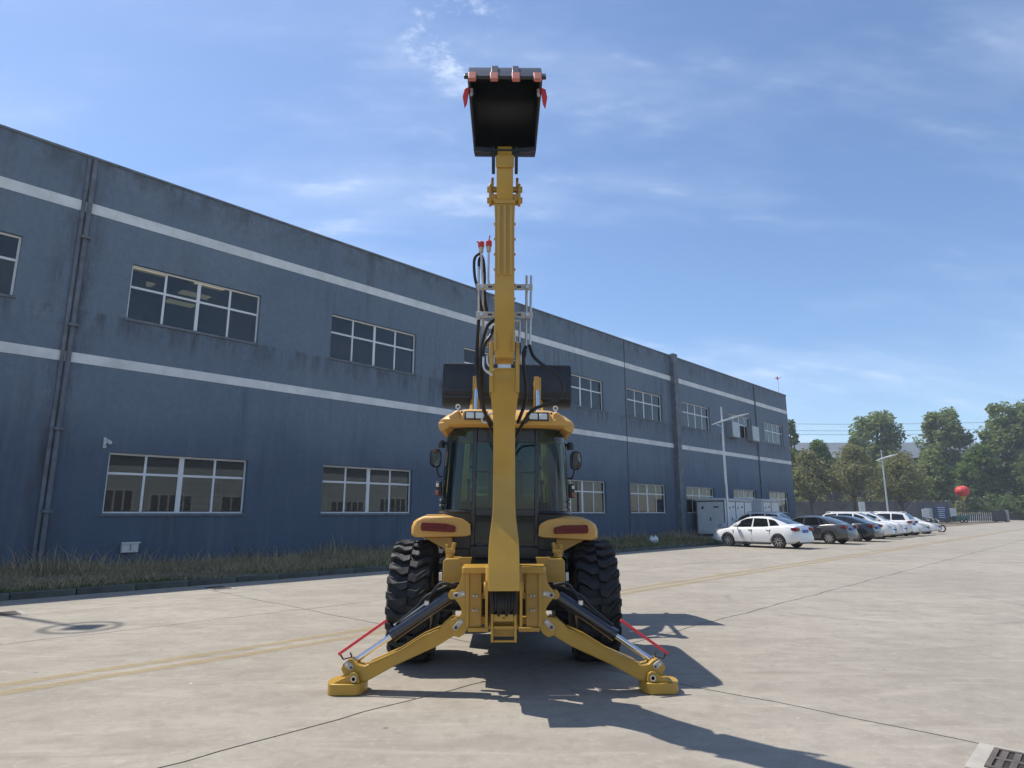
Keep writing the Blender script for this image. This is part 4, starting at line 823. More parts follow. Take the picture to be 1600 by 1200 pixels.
# ------------------------------------------------------------------ power cabinets by the factory wall
def cabinet(label, s, n, ln_, dp, h, doors, roof='flat', marks=True, mat='white'):
    t = thing('power_cabinet', label, 'power cabinet', SN(s, n, .10), SITE, 'power cabinets by the wall')
    MB().box(0, ln_, 0, dp, .12, h).build('housing', mat, t, bevel=.01); MB().box(.02, ln_-.02, .02, dp-.02, -.1, .12).build('plinth', 'dark', t)
    MB().prism([(-.08, h+.001), (dp+.08, h+.001), (dp+.08, h+.05), (dp/2, h+.16), (-.08, h+.05)], 'x', -.08, ln_+.08).build('roof', mat, t, bevel=.008)
    for (a, b, mk) in doors:
        d = MB().box(a+.03, b-.03, -.03, -.002, .2, h-.1).build('door', mat, t, bevel=.006)
        fr = MB().box(a, a+.03, -.026, -.001, .15, h-.06).box(b-.03, b, -.026, -.001, .15, h-.06).box(a+.03, b-.03, -.026, -.001, h-.10, h-.06).build('door_gap', 'dark', t, smooth=0)
        MB().box((a+b)/2-.03, (a+b)/2+.03, -.05, -.031, h*.42, h*.52).build('handle', 'dark', d, smooth=0)
        if mk:
            x = a+(b-a)*.27; MB().prism([(x-.10, h*.76), (x+.10, h*.76), (x, h*.76+.18)], 'y', -.034, -.031).build('warning_triangle', 'dark', d, smooth=0)
            MB().box(a+(b-a)*.62, a+(b-a)*.84, -.034, -.031, h*.79, h*.83).build('name_plate', 'dark', d, smooth=0)
    return t
def cab_end(t, dp, h):        # the big end door facing the machine
    d = MB().box(-.03, -.002, .08, dp-.08, .2, h-.1).build('end_door', 'white', t, bevel=.006)
    MB().box(-.024, -.001, .03, .075, .15, h-.04).box(-.024, -.001, dp-.075, dp-.03, .15, h-.04).box(-.024, -.001, .075, dp-.075, h-.095, h-.04).build('door_gap', 'dark', t, smooth=0)
    MB().box(-.05, -.031, dp*.5-.03, dp*.5+.03, h*.42, h*.52).build('handle', 'dark', d, smooth=0)
    y = dp*.76; MB().prism([(y-.12, h*.76), (y+.12, h*.76), (y, h*.76+.2)], 'x', -.034, -.031).build('warning_triangle', 'dark', d, smooth=0)
    MB().box(-.034, -.031, dp*.2, dp*.38, h*.79, h*.83).build('name_plate', 'dark', d, smooth=0)
cab_end(cabinet('white power cabinet with a wide end door facing the machine, beside the lamp post', 37.7, 17.75, 3.9, 1.9, 2.15, [(.3, 1.4, True), (1.45, 2.7, True), (2.75, 3.75, False)]), 1.9, 2.15)
cabinet('whitish power cabinet farther along the wall, nearest the factory corner', 43.6, 17.9, 3.0, 1.75, 2.2, [(.15, 1.5, True), (1.55, 2.85, False)])

# ------------------------------------------------------------------ street lamps
def street_lamp(label, s, n, h):
    t = thing('street_lamp', label, 'street lamp', SN(s, n), -.05, 'solar street lamps')
    MB().tube([(0, 0, .0), (0, 0, h*.85), (0, 0, h)], [.075, .05, .035], 14).build('pole', 'pole', t)
    MB().box(-.17, .17, -.17, .17, 0, .03).build('base_plate', 'pole', t)
    a = MB(); ys = [(-.55, .06, .03), (0, .13, .08), (.5, .20, .09), (1.0, .18, .07), (1.45, .06, .025)]; vs = []
    for x, w_, th in ys:
        z = h*.885+.30*x; vs += [(x, -w_, z), (x, w_, z), (x, w_, z+th), (x, -w_, z+th)]
    n_ = len(ys); a.add(vs, [(0, 1, 2, 3), tuple((n_-1)*4+k for k in (3, 2, 1, 0))]+[(i*4+k, i*4+(k+1) % 4, (i+1)*4+(k+1) % 4, (i+1)*4+k) for i in range(n_-1) for k in range(4)])
    lh = a.build('lamp_head', 'white', t, bevel=.01)
    MB().bar((.45, 0, h*.885+.12), (1.2, 0, h*.885+.345), .16, .012).build('lens', 'lens', lh, smooth=0)
    MB().bar((-.30, 0, h*.885-.12), (-.02, 0, h*.885-.28), .05, .04).build('brace', 'pole', t)
    return t
street_lamp('tall white street lamp standing behind the white sedan', 32.6, 15.2, 7.1)
street_lamp('farther white street lamp rising behind the row of white cars', 63.2, 15.0, 6.9)
# the lamp outside the left edge whose shadow lies on the yard
tl_ = thing('ring_lamp', 'ring headed lamp post beyond the left edge casting its shadow on the yard', 'street lamp', (-13.5, 13.62, 0))
MB().cyl((0, 0, 0), (0, 0, 14.5), .08, .05, 12).build('pole', 'pole', tl_)
MB().tube([(.62+.44*math.cos(a*math.pi/16), -.36+.44*math.sin(a*math.pi/16), 14.5) for a in range(33)], .035, 8, False).build('ring', 'pole', tl_)
MB().box(.45, .85, -.55, -.15, 14.48, 14.56).bar((0, 0, 14.45), (.62, -.36, 14.45), .08, .06).build('lamp_box', 'pole', tl_)

# ------------------------------------------------------------------ cars
def car_paint(name, col, rough=.22, metal=0.0): return plain(name, col, rough, metal, .02, 2, 0, .8)
M['car_white'] = car_paint('white_car_paint', (.78, .78, .77)); M['car_grey'] = car_paint('bronze_grey_car_paint', (.085, .082, .078), .3, .5); M['car_dark'] = car_paint('blue_black_car_paint', (.012, .014, .022))
M['car_silver'] = car_paint('silver_white_car_paint', (.70, .71, .73), .28, .1)
def car_meshes(kind):
    # x forward from rear axle mid; units of metres, later divided by S
    if kind == 'sedan':
        L0, L1, hw = -2.25, 2.35, .90; wb = (-1.33, 1.34); rw = .325
        top = [(-2.25, .62), (-2.22, .93), (-2.10, 1.03), (-1.75, 1.075), (-1.2, 1.06), (-.6, .98), (.3, .955), (.85, .97), (1.3, .93), (1.8, .83), (2.15, .72), (2.32, .58), (2.35, .45)]
        roof = [(-1.85, 1.06), (-1.45, 1.22), (-1.0, 1.38), (-.55, 1.45), (0, 1.47), (.35, 1.44), (.8, 1.26), (1.28, .96)]
    else:
        L0, L1, hw = -2.2, 2.3, .93; wb = (-1.33, 1.36); rw = .36
        top = [(-2.2, .62), (-2.19, 1.05), (-2.1, 1.12), (-1.6, 1.12), (-.6, 1.10), (.3, 1.08), (.95, 1.10), (1.4, 1.06), (1.85, .98), (2.15, .84), (2.27, .66), (2.3, .5)]
        roof = [(-2.12, 1.10), (-1.98, 1.36), (-1.7, 1.58), (-1.2, 1.66), (-.4, 1.68), (.2, 1.65), (.75, 1.42), (1.3, 1.08)]
    def interp(tab, x):
        xs_ = [p[0] for p in tab]; return float(np.interp(x, xs_, [p[1] for p in tab]))
    xs_ = np.linspace(L0, L1, 34); b = MB(); rings = []
    for x in xs_:
        zt = interp(top, x); e = min((x-L0), (L1-x)); tp = 1-.22*max(0, 1-e/.55)**2; w_ = hw*tp; zb = .20+.10*max(0, 1-e/.5); zm = zb+(zt-zb)*.52
        half = [(0, zb), (w_*.80, zb), (w_*.96, zb+.08), (w_*1.0, zm*.85), (w_*.985, zm+.04), (w_*.955, zt-.08), (w_*.90, zt-.025), (w_*.70, zt+.005), (0, zt+.025)]
        ring = [(x, y, z) for y, z in half]+[(x, -y, z) for y, z in half[-2:0:-1]]; rings.append(ring)
    n_ = len(rings[0]); b.add([p for r in rings for p in r], [tuple(range(n_)), tuple((len(rings)-1)*n_+k for k in range(n_-1, -1, -1))]+[(i*n_+k, i*n_+(k+1) % n_, (i+1)*n_+(k+1) % n_, (i+1)*n_+k) for i in range(len(rings)-1) for k in range(n_)])
    # greenhouse
    g_ = MB(); xr = np.linspace(roof[0][0], roof[-1][0], 22); rg = []
    def ghw(x, f):    # half width at fraction f of the height between belt and roof
        base = hw*(.90-.10*max(0, (abs(x+.2)-.9))**1.5); return base*(1-.24*f)
    for x in xr:
        zr = interp(roof, x); zb = interp(top, x)-.06; f_ = max(0.02, (zr-zb))/.52
        half = [(ghw(x, 0), zb), (ghw(x, .55*f_), zb+(zr-zb)*.55), (ghw(x, .9*f_), zb+(zr-zb)*.9), (ghw(x, 1*f_)*.86, zr), (0, zr+.02)]
        rg.append([(x, y, z) for y, z in half]+[(x, -y, z) for y, z in half[-2::-1]])
    n_ = len(rg[0]); g_.add([p for r in rg for p in r], [tuple(range(n_)), tuple((len(rg)-1)*n_+k for k in range(n_-1, -1, -1))]+[(i*n_+k, i*n_+k+1, (i+1)*n_+k+1, (i+1)*n_+k) for i in range(len(rg)-1) for k in range(n_-1)])
    # panes
    panes = []
    def side_pane(x0, x1, x0t, x1t, sgn, z0f=.14, z1f=.86):
        vs_ = []
        for k in range(7):
            t_ = k/6; xb = x0+(x1-x0)*t_; xt = x0t+(x1t-x0t)*t_
            for x, fz in ((xb, z0f), (xt, z1f)):
                zr = interp(roof, x); zb = interp(top, x)-.06; f_ = (zr-zb)/.52; z = zb+(zr-zb)*fz
                y = float(np.interp(fz, [0, .55, .9], [ghw(x, 0), ghw(x, .55*f_), ghw(x, .9*f_)]))+.006
                vs_.append((x, sgn*y, z))
        return MB().add(vs_, [(2*k, 2*k+2, 2*k+3, 2*k+1) for k in range(6)])
    if kind == 'sedan': sp_ = [(1.0, .06, .62, .02), (-.02, -.85, -.04, -.72), (-.92, -1.42, -.80, -1.15)]
    else: sp_ = [(1.02, .12, .66, .08), (.02, -.88, .0, -.86), (-.96, -1.82, -.94, -1.66)]
    for sgn in (-1, 1):
        for q_ in sp_: panes.append(('side_window', side_pane(*q_, sgn)))
    def end_pane(xa, xb):
        vs_ = []
        for x in np.linspace(xa, xb, 5):
            zr = interp(roof, x); zb = interp(top, x)-.06; f_ = (zr-zb)/.52; yy = ghw(x, 1*f_)*.86
            for k in (-1, -.5, 0, .5, 1): vs_.append((x, yy*k*.94, zr+.02*(1-abs(k))+.008))
        return MB().add(vs_, [(i*5+k, i*5+k+1, (i+1)*5+k+1, (i+1)*5+k) for i in range(4) for k in range(4)])
    if kind == 'sedan': panes += [('windscreen', end_pane(.42, 1.18)), ('rear_window', end_pane(-1.70, -.85))]
    else: panes += [('windscreen', end_pane(.30, 1.20)), ('rear_window', end_pane(-2.07, -1.76))]
    return b, g_, panes, wb, rw, hw, L0, L1, interp, top
def scale_mb(m): m.v = [(x/S, y/S, z/S) for x, y, z in m.v]; return m
def mesh_cut(b, wb, rw, hw):
    me = scale_mb(b).mesh('body', smooth=40); ob = bpy.data.objects.new('body', me); C.objects.link(ob)
    c_ = MB()
    for x in wb:
        for sgn in (-1, 1): c_.cyl((x, sgn*(hw-.24), rw+.0), (x, sgn*(hw+.3), rw+.0), rw+.055, seg=28)
    cm = scale_mb(c_).mesh('cut', smooth=0); co = bpy.data.objects.new('cut', cm); C.objects.link(co)
    md = ob.modifiers.new('b', 'BOOLEAN'); md.object = co; md.operation = 'DIFFERENCE'; md.solver = 'EXACT'
    bpy.context.view_layer.update(); dg = bpy.context.evaluated_depsgraph_get(); out = bpy.data.meshes.new_from_object(ob.evaluated_get(dg))
    bpy.data.objects.remove(ob); bpy.data.objects.remove(co); out.name = 'body'; out.shade_smooth(); out.set_sharp_from_angle(angle=R(40)); return out
protos = {}
for kind in ('sedan', 'suv'):
    b, g_, panes, wb, rw, hw, L0, L1, interp, top = car_meshes(kind)
    pr = thing('parked_car', 'proto', 'car'); P = {}
    bm_ = mesh_cut(b, wb, rw, hw); bo = bpy.data.objects.new('body', bm_); C.objects.link(bo); bo.parent = pr; bm_.materials.append(M['car_white'])
    gh = scale_mb(g_).build('cabin', 'car_white', pr, smooth=40)
    for nm, m in panes: scale_mb(m).build(nm, 'carglass', pr, smooth=40)
    # dark backing so that the tinted panes read deep
    tm = MB().lathe([(rw*.66, -.105), (rw*.92, -.11), (rw, -.07), (rw, .07), (rw*.92, .11), (rw*.66, .105)], (0, 0, 0), (0, 1, 0), 28, True)
    for x in wb:
        for sgn in (-1, 1):
            w_ = scale_mb(MB().lathe([(rw*.60, -.105), (rw*.92, -.11), (rw, -.07), (rw, .07), (rw*.92, .11), (rw*.60, .105)], (0, 0, 0), (0, 1, 0), 28, True)).build('wheel', 'rubber', pr)
            w_.location = (x, sgn*(hw-.12), rw)
            r_ = MB(); r_.lathe([(rw*.70, -.10), (rw*.70, .09), (rw*.62, .10), (rw*.62, -.10)], (0, 0, 0), (0, 1, 0), 28, True)
            for k in range(5 if kind == 'suv' else 9):
                a = 2*math.pi*k/(5 if kind == 'suv' else 9); r_.bar((0, sgn*.095, 0), (rw*.66*math.cos(a), sgn*.095, rw*.66*math.sin(a)), .085 if kind == 'suv' else .05, .03, (0, 1, 0))
            scale_mb(r_).build('rim', 'steel', w_, smooth=30)
            scale_mb(MB().cyl((0, sgn*.01, 0), (0, sgn*.03, 0), rw*.64, seg=20)).build('brake_disc', 'dark', w_, smooth=0)
    for sgn in (-1, 1):
        zt = interp(top, L0+.12)
        tlm = scale_mb(MB().prism([(L0+.02, zt-.20), (L0+.02, zt-.06), (L0+.12, zt-.03), (L0+.42, zt-.09), (L0+.38, zt-.15)] if kind == 'sedan' else [(L0-.005, zt-.22), (L0-.005, zt-.05), (L0+.14, zt-.04), (L0+.34, zt-.10), (L0+.2, zt-.2)], 'y', sgn*(hw*.55), sgn*(hw*.915))).build('tail_lamp', 'lamp_red', pr, bevel=.01)
        hl = scale_mb(MB().prism([(L1-.12, .60), (L1-.06, .70), (L1-.30, .80), (L1-.62, .86), (L1-.50, .74)] if kind == 'sedan' else [(L1-.1, .72), (L1-.08, .84), (L1-.35, .92), (L1-.6, .96), (L1-.45, .82)], 'y', sgn*hw*.52, sgn*hw*.90)).build('headlight', 'lens', pr, bevel=.01)
        mr_ = scale_mb(MB().box(.72, .88, sgn*(hw+.02) if sgn > 0 else sgn*(hw+.20), sgn*(hw+.20) if sgn > 0 else sgn*(hw+.02), .98 if kind == 'sedan' else 1.14, 1.10 if kind == 'sedan' else 1.27).bar((.82, sgn*(hw-.10), 1.0 if kind == 'sedan' else 1.15), (.82, sgn*(hw+.06), 1.02 if kind == 'sedan' else 1.17), .06, .03)).build('wing_mirror', 'car_white', pr, bevel=.02)
        for x in (.10, -.85):
            z = .86 if kind == 'sedan' else .98; scale_mb(MB().box(x-.10, x+.10, min(sgn*(hw*.94), sgn*(hw*.99)), max(sgn*hw*.94, sgn*hw*.99), z-.015, z+.015)).build('door_handle', 'steel', pr, bevel=.006)
        for x in (1.02, .03, -.92):
            scale_mb(MB().box(x-.004, x+.004, min(sgn*hw*.9, sgn*hw*.992), max(sgn*hw*.9, sgn*hw*.992), .34, .84)).build('door_gap', 'dark', pr, smooth=0)
        scale_mb(MB().box(-.9, .9, min(sgn*(hw*.86), sgn*(hw*.985)), max(sgn*hw*.86, sgn*hw*.985), .17, .25)).build('side_skirt', 'dark', pr, bevel=.01)
    z = .80 if kind == 'sedan' else .86
    scale_mb(MB().box(L0-.015, L0+.03, -.22, .22, z-.07, z+.07)).build('number_plate', 'plate', pr, bevel=.004)
    scale_mb(MB().box(L1-.02, L1+.012, -.22, .22, .42, .55)).build('number_plate', 'plate', pr, bevel=.004)
    scale_mb(MB().box(L0+.01, L0+.25, -hw*.74, hw*.74, .24, .40)).build('rear_bumper_insert', 'dark', pr, bevel=.02)
    scale_mb(MB().box(L1-.16, L1-.0, -hw*.55, hw*.55, .30, .40).box(L1-.12, L1-.0, -hw*.45, hw*.45, .56, .64)).build('front_grille', 'dark', pr, bevel=.015)
    if kind == 'suv':
        for sgn in (-1, 1): scale_mb(MB().tube([(-1.6, sgn*.60, 1.66), (-1.4, sgn*.60, 1.70), (.1, sgn*.60, 1.71), (.3, sgn*.60, 1.66)], .02, 6)).build('roof_rail', 'steel', pr)
    protos[kind] = pr
seen = set()
def car(kind, label, s, n, heading, paint):
    if kind in seen: t = dup(protos[kind])
    else: seen.add(kind); t = protos[kind]
    t.location = Vector(SN(s, n))*S; t.rotation_euler = (0, 0, SITE+heading); tag(t, label, 'car', 'cars parked in a row by the factory')
    for ch in t.children:
        if ch.name.split('.')[0] in ('body', 'cabin', 'wing_mirror'):
            ch.material_slots[0].link = 'OBJECT'; ch.material_slots[0].material = M[paint]
    return t
NOSE_IN, NOSE_OUT = R(90), R(-90)
car('sedan', 'white sedan nearest the machine, parked nose in beside the street lamp', 29.1, 12.05, NOSE_IN-.14, 'car_white')
car('sedan', 'bronze grey sedan parked next to the nearest white sedan', 34.75, 11.85, NOSE_IN-.10, 'car_grey')
car('sedan', 'blue black sedan parked between the grey sedan and a white off-roader', 38.6, 11.7, NOSE_IN-.08, 'car_dark')
car('suv', 'white off-roader whose roof shows above the grey sedan, parked nose in', 38.4, 16.2, NOSE_IN, 'car_white')
car('suv', 'white off-roader parked nose out beside the blue black sedan', 42.9, 12.0, NOSE_OUT+.05, 'car_white')
car('suv', 'white off-roader nose out, half hidden behind the nose out one', 45.9, 12.1, NOSE_OUT+.05, 'car_white')
car('suv', 'white off-roader parked tail out between the nose out cars', 48.9, 12.1, NOSE_IN-.05, 'car_white')
car('sedan', 'silvery white sedan parked nose out near the end of the row', 51.4, 12.0, NOSE_OUT+.05, 'car_silver')
car('sedan', 'last white sedan of the row, parked nose out beside the motorcycles', 55.2, 12.0, NOSE_OUT+.05, 'car_white')

# ------------------------------------------------------------------ motorcycles and cargo tricycle
def motorcycle(label, s, n, rz, mat):
    t = thing('motorcycle', label, 'motorcycle', SN(s, n), SITE+rz, 'motorcycles by the perimeter wall')
    for x in (-.58, .58):
        w_ = MB().tube([(x+.26*math.cos(a*math.pi/12), 0, .28+.26*math.sin(a*math.pi/12)) for a in range(25)], .05, 8, False).build('wheel', 'rubber', t)
        sp = MB(); [sp.bar((x, 0, .28), (x+.24*math.cos(a), 0, .28+.24*math.sin(a)), .015, .015) for a in (0, 1.05, 2.1, 3.14, 4.19, 5.24)]; sp.build('spokes', 'steel', w_)
    MB().prism([(-.75, .62), (-.3, .45), (.15, .45), (.42, .72), (.38, .85), (.1, .80), (-.25, .68), (-.8, .74)], 'y', -.10, .10).build('body', mat, t, bevel=.04)
    MB().prism([(-.78, .74), (.05, .80), (.02, .86), (-.75, .84)], 'y', -.12, .12).build('seat', 'black', t, bevel=.03)
    MB().tube([(.58, 0, .28), (.42, 0, .72), (.36, 0, .98)], .03, 8).build('fork', 'steel', t)
    MB().tube(smooth_path([(.22, -.33, 1.0), (.34, -.2, 1.02), (.36, 0, .98), (.34, .2, 1.02), (.22, .33, 1.0)], 4), .016, 8).build('handlebar', 'steel', t)
    MB().lathe([(0, 0), (.07, .0), (.085, .06), (0, .10)], (.42, 0, .84), (1, 0, 0), 14).build('headlamp', 'lens', t)
    MB().box(-.2, .2, -.13, .13, .22, .45).build('engine', 'grey', t, bevel=.03)
motorcycle('dark motorcycle parked beside the last white car', 60.2, 11.3, R(-80), 'dark')
motorcycle('maroon motorcycle behind the last white car', 63.5, 12.6, R(-70), 'red')
motorcycle('dark motorcycle near the small white notice', 73.0, 14.0, R(-60), 'dark')
# ------------------------------------------------------------------ perimeter wall, notice boards, gate
def at(x, y, z=0): return (x, y, z)
wl0 = Vector((71.6, 104.0, 0)); wdir = Vector((-1, .06, 0)).normalized()
pw = thing('perimeter_wall', 'grey rendered perimeter wall with posts behind the parked cars', 'wall', wl0)
ang = math.atan2(wdir.y, wdir.x)
m = MB().box(0, 46, -.12, .12, 0, 3.2).build('wall_panel', 'pwall', pw, smooth=0); m.rotation_euler = (0, 0, ang)
for k in range(12):
    p = MB().box(-.22, .22, -.22, .22, 0, 3.38).build('post', 'pwall', pw, bevel=.03); p.location = wdir*(k*4.1)*S
    c_ = MB().box(-.28, .28, -.28, .28, 3.38, 3.48).build('post_cap', 'pwall', p); 
cp = MB().box(.3, 46, -.18, .18, 3.2, 3.28).build('coping', 'pwall', pw, bevel=.02); cp.rotation_euler = (0, 0, ang)
def board(label, x, y, w_, z0, z1, mat, lines, lm, legs=True, rz=0.0, group='boards on the perimeter wall'):
    t = thing('notice_board', label, 'notice board', (x, y, 0), rz, group)
    MB().box(-w_/2, w_/2, -.05, 0, z0, z1).build('panel', mat, t, bevel=.01)
    for k in range(lines):
        z = z1-(z1-z0)*(k+.8)/(lines+.6); a = w_*random.uniform(.30, .40)
        MB().box(-a, a*random.uniform(.6, 1), -.056, -.052, z-.07, z+.05).build('text_line', lm, t, smooth=0)
    if legs:
        for s_ in (-1, 1): MB().cyl((s_*w_*.42, .03, 0), (s_*w_*.42, .03, z0+.2), .04, seg=8).build('leg', 'grey', t)
    return t
board('tall navy blue notice board with pale lines of writing', 69.3, 102.5, 1.75, .55, 2.55, 'navy', 6, 'paleboard')
board('pale and ochre notice board left of the navy one', 67.5, 103.0, 1.25, .7, 2.2, 'paleboard', 1, 'yellowboard')
board('pale notice board right of the navy one', 70.9, 102.2, 1.0, .8, 2.2, 'paleboard', 2, 'white')
board('small white notice with two panels standing among the motorcycles', 59.2, 91.0, 1.0, .9, 2.0, 'white', 2, 'paleboard', group='boards on the perimeter wall')
board('white parking sign above the roof of the white off-roaders', 37.3, 67.5, .8, 1.5, 2.6, 'white', 1, 'paleboard', rz=.3, group='boards on the perimeter wall')
tr = thing('cargo_tricycle', 'teal cargo tricycle parked in front of the notice boards', 'tricycle', (66.8, 96.0, 0), -.2)
MB().box(-.2, 1.6, -.55, .55, .55, .62).box(-.2, 1.6, -.55, -.50, .62, 1.0).box(-.2, 1.6, .50, .55, .62, 1.0).box(-.2, -.15, -.5, .5, .62, 1.0).box(1.55, 1.6, -.5, .5, .62, 1.0).build('cargo_box', 'teal', tr, bevel=.01)
for x, y in ((1.1, -.6), (1.1, .6), (-1.2, 0)): MB().lathe([(.14, -.05), (.28, -.06), (.30, 0), (.28, .06), (.14, .05)], (x, y, .30), (0, 1, 0), 18, True).build('wheel', 'rubber', tr)
MB().box(-.75, -.2, -.25, .25, .55, .85).build('seat', 'black', tr, bevel=.05); MB().tube([(-1.2, 0, .3), (-1.05, 0, .95), (-.95, 0, 1.05)], .03, 8).bar((-.95, -.35, 1.05), (-.95, .35, 1.05), .03, .03).build('handlebar', 'dark', tr)
MB().prism([(-1.3, .62), (-1.1, .4), (-.75, .4), (-.75, .55), (-1.05, .8)], 'y', -.12, .12).build('front_fairing', 'teal', tr, bevel=.03)
gt = thing('retractable_gate', 'black folding gate with white lattice across the yard exit', 'gate', (73.2, 104.0, 0))
gl = 7.6
for k in range(15):
    x = .2+k*.34; MB().bar((x, 0, .12), (x+.20, .1, 1.62), .06, .05, (0, 1, 0)).build('lattice_bar', 'white', gt, smooth=0)
    MB().bar((x+.17, .05, .10), (x+.17, .05, 1.75), .05, .05, (0, 1, 0)).build('gate_post', 'dark', gt, smooth=0)
for z in (.2, .8, 1.2, 1.72): MB().box(.1, 5.4, .1, .14, z, z+.05).build('rail', 'dark', gt, smooth=0)
MB().box(5.4, 7.35, -.2, .25, .1, 1.85).build('motor_cabinet', 'dark', gt, bevel=.05); MB().box(7.5, 7.9, -.1, .2, 0, 1.9).build('end_post', 'grey', gt, bevel=.03)
for x in (5.6, 7.1): MB().lathe([(0, -.05), (.12, -.05), (.12, .05), (0, .05)], (x, -.21, .12), (0, 1, 0), 12).build('wheel', 'dark', gt)
# red lantern balloon on its tether stand
lt = thing('lantern_balloon', 'red round lantern balloon with yellow fringe above the gate', 'balloon', (77.3, 108.5, 0))
MB().cyl((0, 0, 0), (0, 0, 3.6), .05, seg=8).build('pole', 'grey', lt)
pr_ = [(0, 4.05)]+[(1.08*math.sin(a*math.pi/14), 5.05-.98*math.cos(a*math.pi/14)*.92) for a in range(1, 14)]+[(0, 5.98)]
m = MB(); m.lathe([(r_, z) for r_, z in pr_], (0, 0, 0), (0, 0, 1), 28); lb_ = m.build('envelope', 'lantern', lt, smooth=60)
for k in range(14): 
    a = 2*math.pi*k/14; MB().tube([(r_*1.012*math.cos(a), r_*1.012*math.sin(a), z) for r_, z in pr_[1:-1]], .02, 5, False).build('rib', 'red', lb_)
MB().lathe([(.42, 4.02), (.55, 4.18), (.5, 4.22), (.12, 3.4), (.10, 3.4)], (0, 0, 0), (0, 0, 1), 18).build('fringe', 'yellowboard', lt)
# ------------------------------------------------------------------ hill, far road, hedge
hv = []; hf = []; NX, NY = 40, 16
for j in range(NY+1):
    for i in range(NX+1):
        y = 112+j*14; x = -40+i*8.2+ (y-112)*.5; u = j/NY
        road = math.exp(-((x-(84+(y-112)*.9))/9)**2)
        z = -.3+(1-math.exp(-u*4.2))*7.5+.9*math.sin(x*.09+j)*u+.5*math.sin(x*.23+j*1.7)*u
        z = z*(1-road)+(-.25+(y-112)*.022)*road
        hv.append((x, y, z))
for j in range(NY):
    for i in range(NX): hf.append((j*(NX+1)+i, j*(NX+1)+i+1, (j+1)*(NX+1)+i+1, (j+1)*(NX+1)+i))
MB().add(hv, hf).build('hill', 'hill', kind='structure', smooth=60)
MB().add([(74, 106, .01), (96, 106, .01), (250, 262, 3.2), (215, 262, 3.2)], [(0, 1, 2, 3)]).build('far_road', 'concrete', kind='structure', smooth=0)
sw = thing('stone_retaining_wall', 'low stone retaining wall on the bank behind the perimeter wall', 'wall', (60, 118, 0))
rs = random.Random(5); x = -22
while x < 20:
    z = 3.0
    while z < 5.0:
        w_ = rs.uniform(.7, 1.3); h_ = rs.uniform(.45, .7)
        MB().box(x, x+w_*.95, -.2+rs.uniform(-.08, .08), .4, z, z+h_*.95).build('stone', 'stone', sw, bevel=.05); z += h_
    x += 1.15
MB().box(-22, 20, 0, .8, -1, 4.9).build('core', 'stone', sw, smooth=0)

# ------------------------------------------------------------------ foliage
def leaf_cloud(name, centres, radii, per, size, mat, parent=None, seed=0, squash=1.0, loc=(0, 0, 0), kind=None):
    r = np.random.default_rng(seed); cs_ = np.array(centres); rd = np.array(radii); N = len(cs_)*per
    d_ = r.normal(size=(N, 3)); d_ /= np.linalg.norm(d_, axis=1)[:, None]; rad = r.random(N)**.45
    c_ = np.repeat(cs_, per, 0)+d_*(rad*np.repeat(rd, per))[:, None]*np.array([1, 1, squash])
    u = r.normal(size=(N, 3)); u[:, 2] *= .6; u /= np.linalg.norm(u, axis=1)[:, None]; v = np.cross(u, r.normal(size=(N, 3))); v /= np.linalg.norm(v, axis=1)[:, None]
    sz = size*(.55+.9*r.random(N))[:, None]
    V = np.empty((N, 4, 3)); V[:, 0] = c_-u*sz; V[:, 1] = c_+v*sz*.55; V[:, 2] = c_+u*sz; V[:, 3] = c_-v*sz*.55
    me = bpy.data.meshes.new(name); me.from_pydata((V.reshape(-1, 3)*S).tolist(), [], np.arange(N*4).reshape(-1, 4).tolist()); me.materials.append(M[mat])
    o = bpy.data.objects.new(name, me); C.objects.link(o); o.parent = parent
    if parent is None: o.location = Vector(loc)*S
    if kind: o['kind'] = kind
    return o
def tree(label, x, y, z0, h, w_, mat, seed, form='oval', crown0=.25, nclump=46, per=70, leaf=.26, group='trees beyond the yard'):
    t = thing('tree', label, 'tree', (x, y, z0), 0, group); r = random.Random(seed); tops = []; cen = []; rad = []
    lean = (r.uniform(-.03, .03)*h, r.uniform(-.03, .03)*h)
    tr_ = MB(); tr_.tube([(0, 0, -.3), (lean[0]*.3, lean[1]*.3, h*.3), (lean[0]*.7, lean[1]*.7, h*.6), (lean[0], lean[1], h*.92)], [h*.018+.06, h*.013+.05, h*.008+.03, .02], 10)
    for k in range(nclump):
        f = r.random(); z = h*(crown0+(1-crown0)*f*.96)
        if form == 'oval': env = math.sin(math.pi*min(1, (.12+.88*f))**.8)**.8
        elif form == 'cone': env = (1-f)**.75*1.0+.08
        elif form == 'poplar': env = (math.sin(math.pi*(.1+.82*f**.9))**.6)
        else: env = .55+.55*math.sin(math.pi*f)
        a = r.uniform(0, 6.283); rr_ = w_/2*env*r.uniform(.25, 1)**.6*.86
        p = (lean[0]*f+rr_*math.cos(a), lean[1]*f+rr_*math.sin(a), z); cen.append(p); rad.append(w_*r.uniform(.10, .19))
        if k % 2 == 0:
            zb = max(h*.18, z-rr_*r.uniform(.7, 1.3)); tr_.tube([(lean[0]*zb/h, lean[1]*zb/h, zb), ((lean[0]*zb/h+p[0])/2, (lean[1]*zb/h+p[1])/2, (zb+z)/2+.1), p], [.03+h*.004, .03+h*.0025, .015], 6)
    tr_.build('trunk', 'bark', t)
    leaf_cloud('crown', cen, rad, per, leaf, mat, t, seed, .85)
    return t
